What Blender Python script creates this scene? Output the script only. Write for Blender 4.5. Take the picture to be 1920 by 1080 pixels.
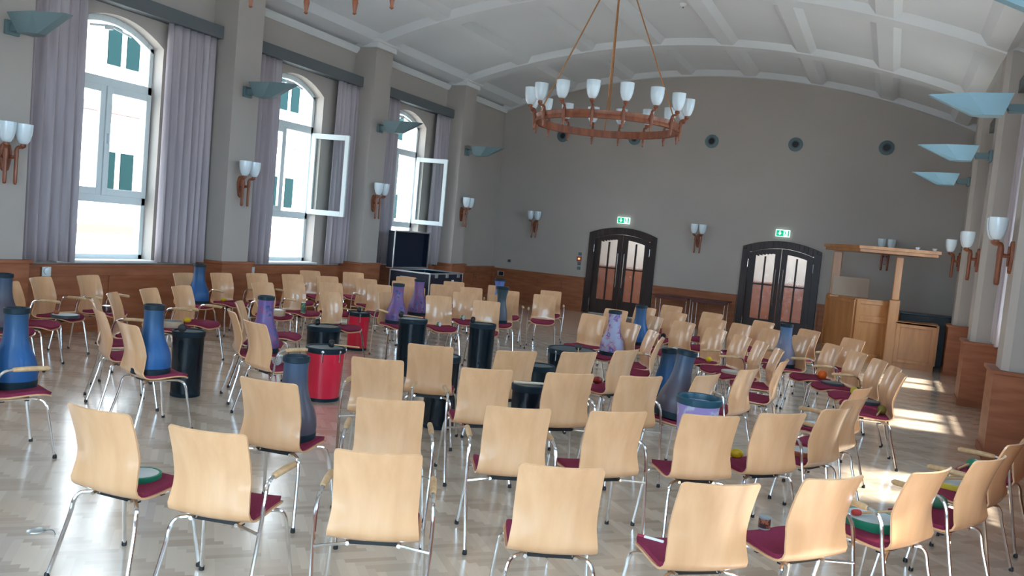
import bpy, math, random
from mathutils import Vector, Matrix
random.seed(7)
for o in list(bpy.data.objects): bpy.data.objects.remove(o)
S=bpy.context.scene; COL=S.collection; PI=math.pi
R=math.radians; cos=math.cos; sin=math.sin
# ---------------------------------------------------------------- camera
cd=bpy.data.cameras.new('camera'); cam=bpy.data.objects.new('camera',cd); COL.objects.link(cam)
cr=Vector((0.90364301,0.41831915,0.09186076)); cu=Vector((-0.11127049,0.02218697,0.99354246)); cf=Vector((-0.41357973,0.90802909,-0.06659568))
M=Matrix((( cr.x,cu.x,-cf.x,0),(cr.y,cu.y,-cf.y,0),(cr.z,cu.z,-cf.z,1.95),(0,0,0,1)))
cam.matrix_world=M; cd.sensor_width=36; cd.lens=1544.2/1920*36; cd.clip_start=.05; cd.clip_end=300
S.camera=cam
# ---------------------------------------------------------------- world, sun, exposure
S.view_settings.view_transform='Standard'; S.view_settings.look='None'
S.view_settings.gamma=1; S.view_settings.use_curve_mapping=False
S.view_settings.exposure=0.25
W=bpy.data.worlds.new('sky'); S.world=W; W.use_nodes=True
wn=W.node_tree.nodes; wl=W.node_tree.links; wn.clear()
wo=wn.new('ShaderNodeOutputWorld'); wb=wn.new('ShaderNodeBackground')
wb.inputs['Color'].default_value=(0.54,0.77,1.0,1); wb.inputs['Strength'].default_value=10.0
wl.new(wb.outputs[0],wo.inputs[0])
sd=bpy.data.lights.new('sun','SUN'); sd.energy=22; sd.angle=R(5); sd.color=(1,.93,.82)
so=bpy.data.objects.new('sun',sd); COL.objects.link(so); so.location=(12,6,20)
so.rotation_euler=Vector((-cos(R(64))*.98,cos(R(64))*-.2,-sin(R(64)))).to_track_quat('-Z','Y').to_euler()
def portal(loc,rot,sx,sy):
    l=bpy.data.lights.new('portal','AREA'); l.shape='RECTANGLE'; l.size=sx; l.size_y=sy
    l.cycles.is_portal=True
    o=bpy.data.objects.new('window_portal',l); COL.objects.link(o); o.location=loc; o.rotation_euler=rot
WC=[8.38+3.87*k for k in (2,1,0,-1,-2)]           # window centres along both side walls
for c in WC:
    portal((-10.62,c,2.75),(0,R(-90),0),3.6,1.7); portal((1.92,c,2.75),(0,R(90),0),3.6,1.7)
for x in (-3.0,-.1): portal((x,-1.95,2.5),(R(90),0,0),2.4,3.9)
# ---------------------------------------------------------------- helpers
class MB:
    def __init__(s): s.v=[]; s.f=[]
    def add(s,vs,fs):
        n=len(s.v); s.v+= [tuple(v) for v in vs]; s.f+=[tuple(i+n for i in f) for f in fs]; return s
    def box(s,x0,x1,y0,y1,z0,z1):
        return s.add([(x0,y0,z0),(x1,y0,z0),(x1,y1,z0),(x0,y1,z0),(x0,y0,z1),(x1,y0,z1),(x1,y1,z1),(x0,y1,z1)],
          [(0,3,2,1),(4,5,6,7),(0,1,5,4),(1,2,6,5),(2,3,7,6),(3,0,4,7)])
    def hexa(s,p):
        return s.add(p,[(0,3,2,1),(4,5,6,7),(0,1,5,4),(1,2,6,5),(2,3,7,6),(3,0,4,7)])
    def prism(s,poly,a,b,fn):
        n=len(poly); vs=[fn(u,v,a) for u,v in poly]+[fn(u,v,b) for u,v in poly]
        return s.add(vs,[tuple(range(n))[::-1],tuple(range(n,2*n))]+[(i,(i+1)%n,(i+1)%n+n,i+n) for i in range(n)])
    def lathe(s,prof,c=(0,0,0),n=24,ax=None,cap=True):
        # prof list of (r,z); ax matrix optional
        vs=[];fs=[]
        for r,z in prof:
            for k in range(n):
                a=2*PI*k/n; p=Vector((r*cos(a),r*sin(a),z))
                if ax is not None: p=ax@p
                vs.append((p.x+c[0],p.y+c[1],p.z+c[2]))
        for i in range(len(prof)-1):
            for k in range(n): fs.append((i*n+k,i*n+(k+1)%n,(i+1)*n+(k+1)%n,(i+1)*n+k))
        if cap: fs.append(tuple(range(n))[::-1]); fs.append(tuple((len(prof)-1)*n+k for k in range(n)))
        return s.add(vs,fs)
    def tube(s,pts,r,n=8):
        pts=[Vector(p) for p in pts]; m=len(pts); rr=r if isinstance(r,(list,tuple)) else [r]*m
        t=(pts[1]-pts[0]).normalized(); up=Vector((0,0,1)) if abs(t.z)<.9 else Vector((1,0,0))
        nrm=t.cross(up).normalized(); vs=[];fs=[]
        for i in range(m):
            d=(pts[min(i+1,m-1)]-pts[max(i-1,0)]).normalized()
            nrm=(nrm-d*nrm.dot(d)).normalized(); b=d.cross(nrm)
            for k in range(n):
                a=2*PI*k/n; vs.append(pts[i]+(nrm*cos(a)+b*sin(a))*rr[i])
        for i in range(m-1):
            for k in range(n): fs.append((i*n+k,i*n+(k+1)%n,(i+1)*n+(k+1)%n,(i+1)*n+k))
        fs.append(tuple(range(n))[::-1]); fs.append(tuple((m-1)*n+k for k in range(n)))
        return s.add(vs,fs)
    def build(s,name,mat,parent=None,smooth=False,bevel=0,loc=None,rot=None):
        me=bpy.data.meshes.new(name); me.from_pydata(s.v,[],s.f); me.update()
        import bmesh
        b=bmesh.new(); b.from_mesh(me); bmesh.ops.recalc_face_normals(b,faces=b.faces); b.to_mesh(me); b.free()
        if smooth:
            for p in me.polygons: p.use_smooth=True
            try: me.set_sharp_from_angle(angle=R(38))
            except Exception: pass
        me.materials.append(mat)
        o=bpy.data.objects.new(name,me); COL.objects.link(o)
        if parent: o.parent=parent
        if loc: o.location=loc
        if rot is not None: o.rotation_euler=rot
        if bevel:
            m=o.modifiers.new('bevel','BEVEL'); m.width=bevel; m.segments=2; m.limit_method='ANGLE'
        return o
def curve(pts,k=5):   # Catmull-Rom smoothing
    P=[Vector(p) for p in pts]; P=[2*P[0]-P[1]]+P+[2*P[-1]-P[-2]]; o=[]
    for i in range(1,len(P)-2):
        for j in range(k):
            t=j/k; a,b,c,d=P[i-1:i+3]
            o.append(.5*((2*b)+(c-a)*t+(2*a-5*b+4*c-d)*t*t+(3*b-a-3*c+d)*t*t*t))
    o.append(P[-2]); return o
def tag(o,label=None,cat=None,group=None,kind=None):
    if label: o['label']=label
    if cat: o['category']=cat
    if group: o['group']=group
    if kind: o['kind']=kind
    return o
def thing(name,label,cat,loc=(0,0,0),rz=0,group=None):
    o=bpy.data.objects.new(name,None); o.empty_display_size=.1; COL.objects.link(o)
    o.location=loc; o.rotation_euler=(0,0,rz); return tag(o,label,cat,group)
def struct(o): o['kind']='structure'; return o
def dup(root,loc,rz,label=None,group=None,skip=()):
    r=root.copy(); COL.objects.link(r); r.location=loc; r.rotation_euler=(0,0,rz)
    if label: r['label']=label
    if group: r['group']=group
    for ch in root.children:
        if ch.get('side') in skip: continue
        c=ch.copy(); COL.objects.link(c); c.parent=r
        for g in ch.children:
            d=g.copy(); COL.objects.link(d); d.parent=c
    return r
# ---------------------------------------------------------------- materials
def mat(name,col,rough=.6,metal=0,spec=.5,coat=0,emis=None,es=0,trans=0):
    m=bpy.data.materials.new(name); m.use_nodes=True; b=m.node_tree.nodes['Principled BSDF']
    b.inputs['Base Color'].default_value=(*col,1); b.inputs['Roughness'].default_value=rough; b.inputs['Metallic'].default_value=metal
    b.inputs['Specular IOR Level'].default_value=spec; b.inputs['Coat Weight'].default_value=coat; b.inputs['Coat Roughness'].default_value=.15
    if emis: b.inputs['Emission Color'].default_value=(*emis,1); b.inputs['Emission Strength'].default_value=es
    if trans: b.inputs['Transmission Weight'].default_value=trans
    return m
def nodes(m): return m.node_tree.nodes, m.node_tree.links, m.node_tree.nodes['Principled BSDF']
def noise_mix(m,c1,c2,scale=(4,4,4),detail=3,obj=True,rough=None,bump=0,fac=(.35,.65)):
    n,l,b=nodes(m); tc=n.new('ShaderNodeTexCoord'); mp=n.new('ShaderNodeMapping'); mp.inputs['Scale'].default_value=scale
    nz=n.new('ShaderNodeTexNoise'); nz.inputs['Scale'].default_value=1; nz.inputs['Detail'].default_value=detail
    cr_=n.new('ShaderNodeValToRGB'); cr_.color_ramp.elements[0].position=fac[0]; cr_.color_ramp.elements[1].position=fac[1]
    cr_.color_ramp.elements[0].color=(*c1,1); cr_.color_ramp.elements[1].color=(*c2,1)
    l.new(tc.outputs['Object'],mp.inputs[0]); l.new(mp.outputs[0],nz.inputs['Vector']); l.new(nz.outputs['Fac'],cr_.inputs[0]); l.new(cr_.outputs[0],b.inputs['Base Color'])
    if bump:
        bp=n.new('ShaderNodeBump'); bp.inputs['Strength'].default_value=bump; bp.inputs['Distance'].default_value=.01
        l.new(nz.outputs['Fac'],bp.inputs['Height']); l.new(bp.outputs[0],b.inputs['Normal'])
    return m
paint=noise_mix(mat('wall_paint',(.5,.46,.42),.85),(.45,.395,.35),(.48,.42,.375),(.6,.6,.6))
ceil_m=noise_mix(mat('ceiling_plaster',(.74,.72,.70),.9),(.72,.73,.74),(.77,.77,.78),(.5,.5,.5))
trimw=mat('cornice_white',(.82,.81,.79),.7)
wood=noise_mix(mat('wainscot_oak',(.4,.16,.07),.5,spec=.3),(.30,.098,.042),(.39,.14,.065),(2,2,14),4)
boothw=noise_mix(mat('booth_oak',(.55,.27,.11),.4,coat=.2),(.46,.18,.055),(.58,.25,.08),(8,8,1.2),4)
ply=noise_mix(mat('beech_plywood',(.72,.42,.2),.3,coat=.8),(.70,.37,.18),(.80,.45,.235),(14,14,1.5),4,fac=(.3,.7))
armw=noise_mix(mat('beech_arm',(.6,.36,.18),.4),(.55,.32,.15),(.66,.42,.22),(6,30,30),3)
pad=noise_mix(mat('burgundy_fabric',(.19,.014,.045),.95,spec=.2),(.21,.022,.055),(.27,.032,.075),(220,220,220),2,bump=.2)
chrome=mat('chrome',(.8,.81,.82),.13,metal=1)
blackp=mat('black_plastic',(.012,.012,.014),.45)
blackg=noise_mix(mat('black_drum_shell',(.01,.03,.045),.27,spec=.35),(.002,.007,.012),(.004,.014,.022),(2,2,2))
rim=mat('drum_rim_rubber',(.006,.018,.028),.5,spec=.3)
red=mat('red_drum_shell',(.75,.008,.045),.35,coat=.3)
skin_=noise_mix(mat('drum_skin_dark',(.1,.14,.15),.35),(.06,.09,.10),(.13,.17,.18),(3,3,3))
whiteskin=noise_mix(mat('drum_skin_white',(.6,.66,.68),.4),(.52,.58,.6),(.68,.73,.74),(5,5,5))
doorw=noise_mix(mat('dark_door_wood',(.028,.016,.015),.42),(.026,.012,.010),(.042,.021,.017),(6,6,1))
carved=noise_mix(mat('carved_wood',(.27,.075,.03),.45,coat=.2),(.2,.05,.02),(.33,.10,.04),(12,12,3))
opal=mat('opal_glass',(.78,.86,.9),.12,coat=.6)
opal.node_tree.nodes['Principled BSDF'].inputs['Subsurface Weight'].default_value=0
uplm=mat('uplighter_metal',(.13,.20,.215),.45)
uplm_lit=mat('uplighter_metal_lit',(.30,.50,.60),.4)  # paler copy of the uplighter metal, window light painted into the colour
pvc=mat('window_frame_white',(.72,.78,.78),.4)
curt=noise_mix(mat('curtain_fabric',(.38,.34,.40),.9,spec=.15),(.40,.345,.365),(.51,.445,.465),(9,9,.5),2)
pelm=mat('pelmet_grey',(.12,.13,.135),.6)
stone=mat('window_sill_stone',(.75,.75,.74),.5)
alu=mat('aluminium_edge',(.7,.73,.75),.3,metal=.9)
casem=noise_mix(mat('flight_case_laminate',(.008,.012,.03),.35),(.006,.010,.024),(.011,.016,.036),(3,3,3))
brass=mat('brass_rod',(.45,.2,.08),.35,metal=.6)
def glass_mat(name,tint,gl=.1,rough=.02):
    m=bpy.data.materials.new(name); m.use_nodes=True; n=m.node_tree.nodes; l=m.node_tree.links; n.clear()
    o=n.new('ShaderNodeOutputMaterial'); mx=n.new('ShaderNodeMixShader'); t=n.new('ShaderNodeBsdfTransparent'); g=n.new('ShaderNodeBsdfGlossy')
    lw=n.new('ShaderNodeLayerWeight'); fr=n.new('ShaderNodeMath'); fr.operation='POWER'; fr.inputs[1].default_value=4; l.new(lw.outputs['Facing'],fr.inputs[0])
    t.inputs['Color'].default_value=(*tint,1); g.inputs['Roughness'].default_value=rough
    l.new(fr.outputs[0],mx.inputs[0]); l.new(t.outputs[0],mx.inputs[1]); l.new(g.outputs[0],mx.inputs[2]); l.new(mx.outputs[0],o.inputs[0]); return m
glass=glass_mat('window_glass',(.93,.97,.97))
def textured_glass():
    m=bpy.data.materials.new('textured_door_glass'); m.use_nodes=True; n=m.node_tree.nodes; l=m.node_tree.links; n.clear()
    o=n.new('ShaderNodeOutputMaterial'); rf=n.new('ShaderNodeBsdfRefraction'); rf.inputs['IOR'].default_value=1.12; rf.inputs['Roughness'].default_value=.06
    gl=n.new('ShaderNodeBsdfGlossy'); gl.inputs['Roughness'].default_value=.1; mx=n.new('ShaderNodeMixShader'); mx.inputs[0].default_value=.06
    tc=n.new('ShaderNodeTexCoord'); mp=n.new('ShaderNodeMapping'); mp.inputs['Scale'].default_value=(14,14,6); nz=n.new('ShaderNodeTexNoise'); nz.inputs['Scale'].default_value=1; nz.inputs['Detail'].default_value=4; nz.inputs['Distortion'].default_value=1.5
    bp=n.new('ShaderNodeBump'); bp.inputs['Strength'].default_value=.7; bp.inputs['Distance'].default_value=.02
    l.new(tc.outputs['Object'],mp.inputs[0]); l.new(mp.outputs[0],nz.inputs['Vector']); l.new(nz.outputs['Fac'],bp.inputs['Height'])
    l.new(bp.outputs[0],rf.inputs['Normal']); l.new(bp.outputs[0],gl.inputs['Normal'])
    l.new(rf.outputs[0],mx.inputs[1]); l.new(gl.outputs[0],mx.inputs[2]); l.new(mx.outputs[0],o.inputs[0]); return m
tglass=textured_glass()
def floor_mat():   # herringbone parquet, plank w x 6w
    m=mat('parquet_herringbone',(.5,.42,.34),.24,coat=.8); m.node_tree.nodes['Principled BSDF'].inputs['Coat Roughness'].default_value=.14
    n,l,b=nodes(m)
    def mth(op,a,c=None):
        x=n.new('ShaderNodeMath'); x.operation=op
        for i,v in enumerate((a,c)):
            if v is None: continue
            if isinstance(v,(int,float)): x.inputs[i].default_value=v
            else: l.new(v,x.inputs[i])
        return x.outputs[0]
    tc=n.new('ShaderNodeTexCoord'); mp=n.new('ShaderNodeMapping'); mp.inputs['Rotation'].default_value=(0,0,R(45)); wd=.05; mp.inputs['Scale'].default_value=(1/wd,1/wd,1)
    l.new(tc.outputs['Object'],mp.inputs[0]); sp=n.new('ShaderNodeSeparateXYZ'); l.new(mp.outputs[0],sp.inputs[0])
    fx=mth('FLOOR',sp.outputs[0]); fy=mth('FLOOR',sp.outputs[1]); N=6
    df=mth('SUBTRACT',fx,fy); q=mth('FLOOR',mth('DIVIDE',df,2*N)); mm=mth('SUBTRACT',df,mth('MULTIPLY',q,2*N))
    hor=mth('LESS_THAN',mm,N-.5)
    ida=mth('ADD',mth('MULTIPLY',hor,fy),mth('MULTIPLY',mth('SUBTRACT',1,hor),mth('ADD',fx,531.7)))
    cb=n.new('ShaderNodeCombineXYZ'); l.new(ida,cb.inputs[0]); l.new(q,cb.inputs[1]); l.new(hor,cb.inputs[2])
    wnz=n.new('ShaderNodeTexWhiteNoise'); l.new(cb.outputs[0],wnz.inputs['Vector'])
    ramp=n.new('ShaderNodeValToRGB'); e=ramp.color_ramp.elements; e[0].color=(.50,.385,.29,1); e[1].color=(.74,.60,.47,1)
    m2=ramp.color_ramp.elements.new(.5); m2.color=(.62,.495,.38,1)
    mixv=mth('ADD',mth('MULTIPLY',wnz.outputs['Value'],.55),mth('MULTIPLY',hor,.40))
    gr=n.new('ShaderNodeTexNoise'); gr.inputs['Scale'].default_value=1.1; gr.inputs['Detail'].default_value=3; l.new(tc.outputs['Object'],gr.inputs['Vector'])
    mixv=mth('ADD',mixv,mth('MULTIPLY',mth('SUBTRACT',gr.outputs['Fac'],.5),.15))
    l.new(mixv,ramp.inputs[0]); l.new(ramp.outputs[0],b.inputs['Base Color'])
    return m
floorm=floor_mat()
def pattern_mat(name,cols,scale=9,bands=True):
    m=mat(name,cols[0],.45,coat=.2); n,l,b=nodes(m)
    tc=n.new('ShaderNodeTexCoord'); vo=n.new('ShaderNodeTexVoronoi'); vo.inputs['Scale'].default_value=scale
    nz=n.new('ShaderNodeTexNoise'); nz.inputs['Scale'].default_value=scale*1.4; nz.inputs['Detail'].default_value=3; nz.inputs['Distortion'].default_value=1
    r1=n.new('ShaderNodeValToRGB'); r1.color_ramp.interpolation='CONSTANT' if bands else 'LINEAR'
    while len(r1.color_ramp.elements)<len(cols): r1.color_ramp.elements.new(.5)
    for i,c in enumerate(cols): r1.color_ramp.elements[i].position=.25+.5*i/len(cols); r1.color_ramp.elements[i].color=(*c,1)
    ad=n.new('ShaderNodeMath'); ad.operation='MULTIPLY_ADD'; ad.inputs[1].default_value=.5
    l.new(tc.outputs['Object'],vo.inputs['Vector']); l.new(tc.outputs['Object'],nz.inputs['Vector'])
    l.new(vo.outputs['Distance'],ad.inputs[0]); l.new(nz.outputs['Fac'],ad.inputs[2]); 
    sb=n.new('ShaderNodeMath'); sb.operation='SUBTRACT'; sb.inputs[1].default_value=.12; l.new(ad.outputs[0],sb.inputs[0])
    l.new(sb.outputs[0],r1.inputs[0]); l.new(r1.outputs[0],b.inputs['Base Color']); return m
def design_mat(name,lo,hi,z0,z1,mott=.25):   # printed two-tone drum wrap, mottled
    m=mat(name,lo,.5,coat=.15); n,l,b=nodes(m); tc=n.new('ShaderNodeTexCoord'); sp=n.new('ShaderNodeSeparateXYZ'); mr=n.new('ShaderNodeMapRange')
    mr.inputs['From Min'].default_value=z0; mr.inputs['From Max'].default_value=z1
    nz=n.new('ShaderNodeTexNoise'); nz.inputs['Scale'].default_value=11; nz.inputs['Detail'].default_value=4
    ad=n.new('ShaderNodeMath'); ad.operation='MULTIPLY_ADD'; ad.inputs[1].default_value=mott
    mx=n.new('ShaderNodeMix'); mx.data_type='RGBA'; mx.inputs[6].default_value=(*lo,1); mx.inputs[7].default_value=(*hi,1)
    l.new(tc.outputs['Object'],sp.inputs[0]); l.new(sp.outputs[2],mr.inputs[0]); l.new(tc.outputs['Object'],nz.inputs['Vector'])
    l.new(nz.outputs['Fac'],ad.inputs[0]); l.new(mr.outputs[0],ad.inputs[2]); l.new(ad.outputs[0],mx.inputs[0]); l.new(mx.outputs[2],b.inputs['Base Color']); return m
DM={'blue':design_mat('blue_drum_wrap',(.003,.085,.27),(.012,.05,.10),.25,.62,.12),
 'grey':design_mat('grey_drum_wrap',(.075,.055,.075),(.03,.055,.10),.25,.55),
 'pale':design_mat('pale_drum_wrap',(.22,.2,.27),(.05,.12,.24),.25,.55),
 'dark':design_mat('dark_drum_wrap',(.09,.10,.14),(.025,.05,.06),.2,.5),
 'purple':pattern_mat('purple_drum_wrap',[(.03,.03,.12),(.08,.05,.20),(.06,.10,.28),(.25,.05,.14),(.12,.07,.24)],14),
 'violet':pattern_mat('violet_drum_wrap',[(.06,.10,.30),(.16,.12,.40),(.10,.2,.45)],12),
 'lilac':pattern_mat('lilac_drum_wrap',[(.16,.12,.32),(.28,.26,.42),(.07,.06,.30),(.40,.18,.26),(.32,.32,.46)],10)}
CH=[
(-5.8, 3.62, 72, 'R', 'beech armchair under blue drum, first from left, near half of outer ring', 'chairs in the outer ring'),
(-3.428, 2.751, 94.6, '', 'beech chair under green rimmed drum, second from left, near half of outer ring', 'chairs in the outer ring'),
(-2.782, 2.824, 104.1, 'R', 'beech armchair, third from left, near half of outer ring', 'chairs in the outer ring'),
(-1.981, 3.074, 118.8, 'LR', 'beech armchair, fourth from left, near half of outer ring', 'chairs in the outer ring'),
(-1.237, 3.463, 118.3, '', 'beech chair, fifth from left, near half of outer ring', 'chairs in the outer ring'),
(-0.554, 3.737, 129.2, '', 'beech chair under red tipped pen, sixth from left, near half of outer ring', 'chairs in the outer ring'),
(-0.097, 4.263, 141.0, 'R', 'beech armchair under small cup drum, fifth from right, near half of outer ring', 'chairs in the outer ring'),
(0.358, 4.837, 150.0, 'L', 'beech armchair under big green frame drum, fourth from right, near half of outer ring', 'chairs in the outer ring'),
(0.685, 5.44, 152.0, 'L', 'beech armchair, third from right, near half of outer ring', 'chairs in the outer ring'),
(0.895, 6.136, 160.0, 'L', 'beech armchair, second from right, near half of outer ring', 'chairs in the outer ring'),
(1.12, 6.95, 163, 'L', 'beech armchair, first from right, near half of outer ring', 'chairs in the outer ring'),
(-3.38, 3.915, 100.0, '', 'beech chair under grey drum, first from left, near half of third ring', 'chairs in the third ring'),
(-2.551, 4.051, 121.7, 'LR', 'beech armchair, second from left, near half of third ring', 'chairs in the third ring'),
(-1.903, 4.459, 123.2, 'LR', 'beech armchair, third from left, near half of third ring', 'chairs in the third ring'),
(-1.391, 4.873, 135.4, 'R', 'beech armchair, fourth from left, near half of third ring', 'chairs in the third ring'),
(-0.902, 5.253, 126.9, '', 'beech chair under bucket drum, fifth from left, near half of third ring', 'chairs in the third ring'),
(-0.51, 5.759, 137.8, '', 'beech chair under yellow shaker, fourth from right, near half of third ring', 'chairs in the third ring'),
(-0.192, 6.343, 153.9, 'L', 'beech armchair under frame drum, third from right, near half of third ring', 'chairs in the third ring'),
(-0.09, 6.93, 157, 'L', 'beech armchair, second from right, near half of third ring', 'chairs in the third ring'),
(-0.057, 7.601, 162.0, 'L', 'beech armchair, first from right, near half of third ring', 'chairs in the third ring'),
(-6.496, 5.188, 62.5, '', 'beech chair, first from left, near half of second ring', 'chairs in the second ring'),
(-5.704, 4.826, 73.4, '', 'beech chair under blue drum, second from left, near half of second ring', 'chairs in the second ring'),
(-3.415, 5.177, 114.4, 'LR', 'beech armchair, third from left, near half of second ring', 'chairs in the second ring'),
(-2.648, 5.531, 127.0, 'L', 'beech armchair, fourth from left, near half of second ring', 'chairs in the second ring'),
(-2.119, 5.933, 132.9, 'R', 'beech armchair, fifth from left, near half of second ring', 'chairs in the second ring'),
(-1.663, 6.341, 138.3, 'R', 'beech armchair, fourth from right, near half of second ring', 'chairs in the second ring'),
(-1.25, 6.995, 161.2, '', 'beech chair under grey drum, third from right, near half of second ring', 'chairs in the second ring'),
(-1.022, 7.741, 163.0, 'L', 'beech armchair, second from right, near half of second ring', 'chairs in the second ring'),
(-0.838, 8.777, 178.0, '', 'beech chair, first from right, near half of second ring', 'chairs in the second ring'),
(-6.011, 6.343, 51.5, '', 'beech chair under purple drum, first from left, near half of inner ring', 'chairs in the inner ring'),
(-5.295, 5.878, 72.7, 'R', 'beech armchair, second from left, near half of inner ring', 'chairs in the inner ring'),
(-3.535, 6.171, 113.8, '', 'beech chair, third from left, near half of inner ring', 'chairs in the inner ring'),
(-2.886, 6.626, 139.0, '', 'beech chair, fourth from left, near half of inner ring', 'chairs in the inner ring'),
(-2.479, 7.151, 145.3, '', 'beech chair, third from right, near half of inner ring', 'chairs in the inner ring'),
(-2.208, 7.795, 161.6, '', 'beech chair, second from right, near half of inner ring', 'chairs in the inner ring'),
(-2.238, 9.231, -170.0, 'R', 'beech armchair, first from right, near half of inner ring', 'chairs in the inner ring'),
(-9.152, 6.513, 20.7, 'LR', 'beech armchair under grey tambourine, first from left, far half of third ring', 'chairs in the third ring'),
(-9.293, 7.262, 13.5, 'LR', 'beech armchair, second from left, far half of third ring', 'chairs in the third ring'),
(-9.496, 9.023, 1.7, '', 'beech chair under blue drum, third from left, far half of third ring', 'chairs in the third ring'),
(-9.449, 9.733, -7.0, 'R', 'beech armchair, fourth from left, far half of third ring', 'chairs in the third ring'),
(-9.355, 10.423, -12.0, 'LR', 'beech armchair, fifth from left, far half of third ring', 'chairs in the third ring'),
(-9.163, 11.078, -19.5, '', 'beech chair, sixth from left, far half of third ring', 'chairs in the third ring'),
(-8.798, 11.564, -28.7, '', 'beech chair, seventh from left, far half of third ring', 'chairs in the third ring'),
(-8.313, 12.029, -32.0, 'R', 'beech armchair, eighth from left, far half of third ring', 'chairs in the third ring'),
(-7.858, 12.534, -45.9, '', 'beech chair, ninth from left, far half of third ring', 'chairs in the third ring'),
(-7.242, 12.863, -56.4, '', 'beech chair, tenth from left, far half of third ring', 'chairs in the third ring'),
(-6.753, 13.065, -53.2, '', 'beech chair, eleventh from left, far half of third ring', 'chairs in the third ring'),
(-6.155, 13.364, -61.0, 'L', 'beech armchair, twelfth from left, far half of third ring', 'chairs in the third ring'),
(-5.485, 13.481, -68.8, 'R', 'beech armchair, thirteenth from left, far half of third ring', 'chairs in the third ring'),
(-3.627, 13.506, -104.6, '', 'beech chair, eleventh from right, far half of third ring', 'chairs in the third ring'),
(-3.03, 13.228, -112.0, '', 'beech chair, tenth from right, far half of third ring', 'chairs in the third ring'),
(-2.335, 12.878, -115.0, '', 'beech chair, ninth from right, far half of third ring', 'chairs in the third ring'),
(-1.879, 12.587, -124.8, '', 'beech chair, eighth from right, far half of third ring', 'chairs in the third ring'),
(-1.409, 12.344, -125.0, '', 'beech chair, seventh from right, far half of third ring', 'chairs in the third ring'),
(-0.944, 11.782, -136.8, 'R', 'beech armchair under pale drum, sixth from right, far half of third ring', 'chairs in the third ring'),
(-0.507, 11.193, -146.4, 'R', 'beech armchair under orange ball, fifth from right, far half of third ring', 'chairs in the third ring'),
(-0.193, 10.653, -150.0, 'R', 'beech armchair, fourth from right, far half of third ring', 'chairs in the third ring'),
(0.048, 10.072, -157.0, 'R', 'beech armchair, third from right, far half of third ring', 'chairs in the third ring'),
(0.204, 9.527, -165.0, '', 'beech chair, second from right, far half of third ring', 'chairs in the third ring'),
(0.258, 9.0, -172.4, '', 'beech chair, first from right, far half of third ring', 'chairs in the third ring'),
(-7.155, 5.665, 46.0, '', 'beech chair, first from left, far half of second ring', 'chairs in the second ring'),
(-7.556, 6.197, 37.1, 'R', 'beech armchair, second from left, far half of second ring', 'chairs in the second ring'),
(-7.848, 6.93, 21.0, 'L', 'beech armchair, third from left, far half of second ring', 'chairs in the second ring'),
(-8.018, 7.582, 12.8, 'LR', 'beech armchair, fourth from left, far half of second ring', 'chairs in the second ring'),
(-8.15, 9.2, -5, 'R', 'beech armchair, fifth from left, far half of second ring', 'chairs in the second ring'),
(-8.211, 9.953, -12.0, 'R', 'beech armchair, sixth from left, far half of second ring', 'chairs in the second ring'),
(-7.931, 10.509, -27.0, '', 'beech chair, seventh from left, far half of second ring', 'chairs in the second ring'),
(-7.515, 11.274, -45.0, '', 'beech chair, eighth from left, far half of second ring', 'chairs in the second ring'),
(-7.094, 11.642, -52.0, '', 'beech chair under purple drum, ninth from left, far half of second ring', 'chairs in the second ring'),
(-6.255, 11.89, -51.1, '', 'beech chair, tenth from left, far half of second ring', 'chairs in the second ring'),
(-5.727, 12.2, -65.6, '', 'beech chair under dark drum, eighth from right, far half of second ring', 'chairs in the second ring'),
(-3.766, 12.312, -99.4, '', 'beech chair, seventh from right, far half of second ring', 'chairs in the second ring'),
(-3.077, 11.978, -117.9, '', 'beech chair under blue drum, sixth from right, far half of second ring', 'chairs in the second ring'),
(-2.55, 11.722, -117.9, '', 'beech chair, fifth from right, far half of second ring', 'chairs in the second ring'),
(-2.003, 11.267, -128.0, '', 'beech chair, fourth from right, far half of second ring', 'chairs in the second ring'),
(-1.57, 10.746, -138.5, 'R', 'beech armchair, third from right, far half of second ring', 'chairs in the second ring'),
(-1.265, 10.304, -150.5, 'R', 'beech armchair, second from right, far half of second ring', 'chairs in the second ring'),
(-0.996, 9.735, -161.6, '', 'beech chair, first from right, far half of second ring', 'chairs in the second ring'),
(-6.517, 6.985, 34.3, '', 'beech chair, first from left, far half of inner ring', 'chairs in the inner ring'),
(-6.8, 7.64, 24, '', 'beech chair, second from left, far half of inner ring', 'chairs in the inner ring'),
(-6.933, 9.156, -5.0, '', 'beech chair, third from left, far half of inner ring', 'chairs in the inner ring'),
(-6.653, 10.259, -28.0, 'R', 'beech armchair under purple drum, fourth from left, far half of inner ring', 'chairs in the inner ring'),
(-6.084, 10.717, -44.1, '', 'beech chair, fifth from left, far half of inner ring', 'chairs in the inner ring'),
(-5.363, 10.935, -65.2, '', 'beech chair, fourth from right, far half of inner ring', 'chairs in the inner ring'),
(-3.682, 11.022, -101.5, '', 'beech chair, third from right, far half of inner ring', 'chairs in the inner ring'),
(-2.985, 10.484, -120.0, '', 'beech chair under lilac drum, second from right, far half of inner ring', 'chairs in the inner ring'),
(-2.5, 9.874, -147.7, '', 'beech chair, first from right, far half of inner ring', 'chairs in the inner ring'),
(-9.72, 12.25, -25.6, 'R', 'beech armchair, first from left, far half of outer ring', 'chairs in the outer ring'),
(-9.358, 13.122, -44.3, '', 'beech chair, second from left, far half of outer ring', 'chairs in the outer ring'),
(-8.485, 13.635, -45.2, '', 'beech chair, third from left, far half of outer ring', 'chairs in the outer ring'),
(-7.588, 13.942, -54.9, '', 'beech chair, fourth from left, far half of outer ring', 'chairs in the outer ring'),
(-6.799, 14.301, -63.1, 'R', 'beech armchair under violet drum, fifth from left, far half of outer ring', 'chairs in the outer ring'),
(-5.846, 14.654, -68.1, 'LR', 'beech armchair, sixth from left, far half of outer ring', 'chairs in the outer ring'),
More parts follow.
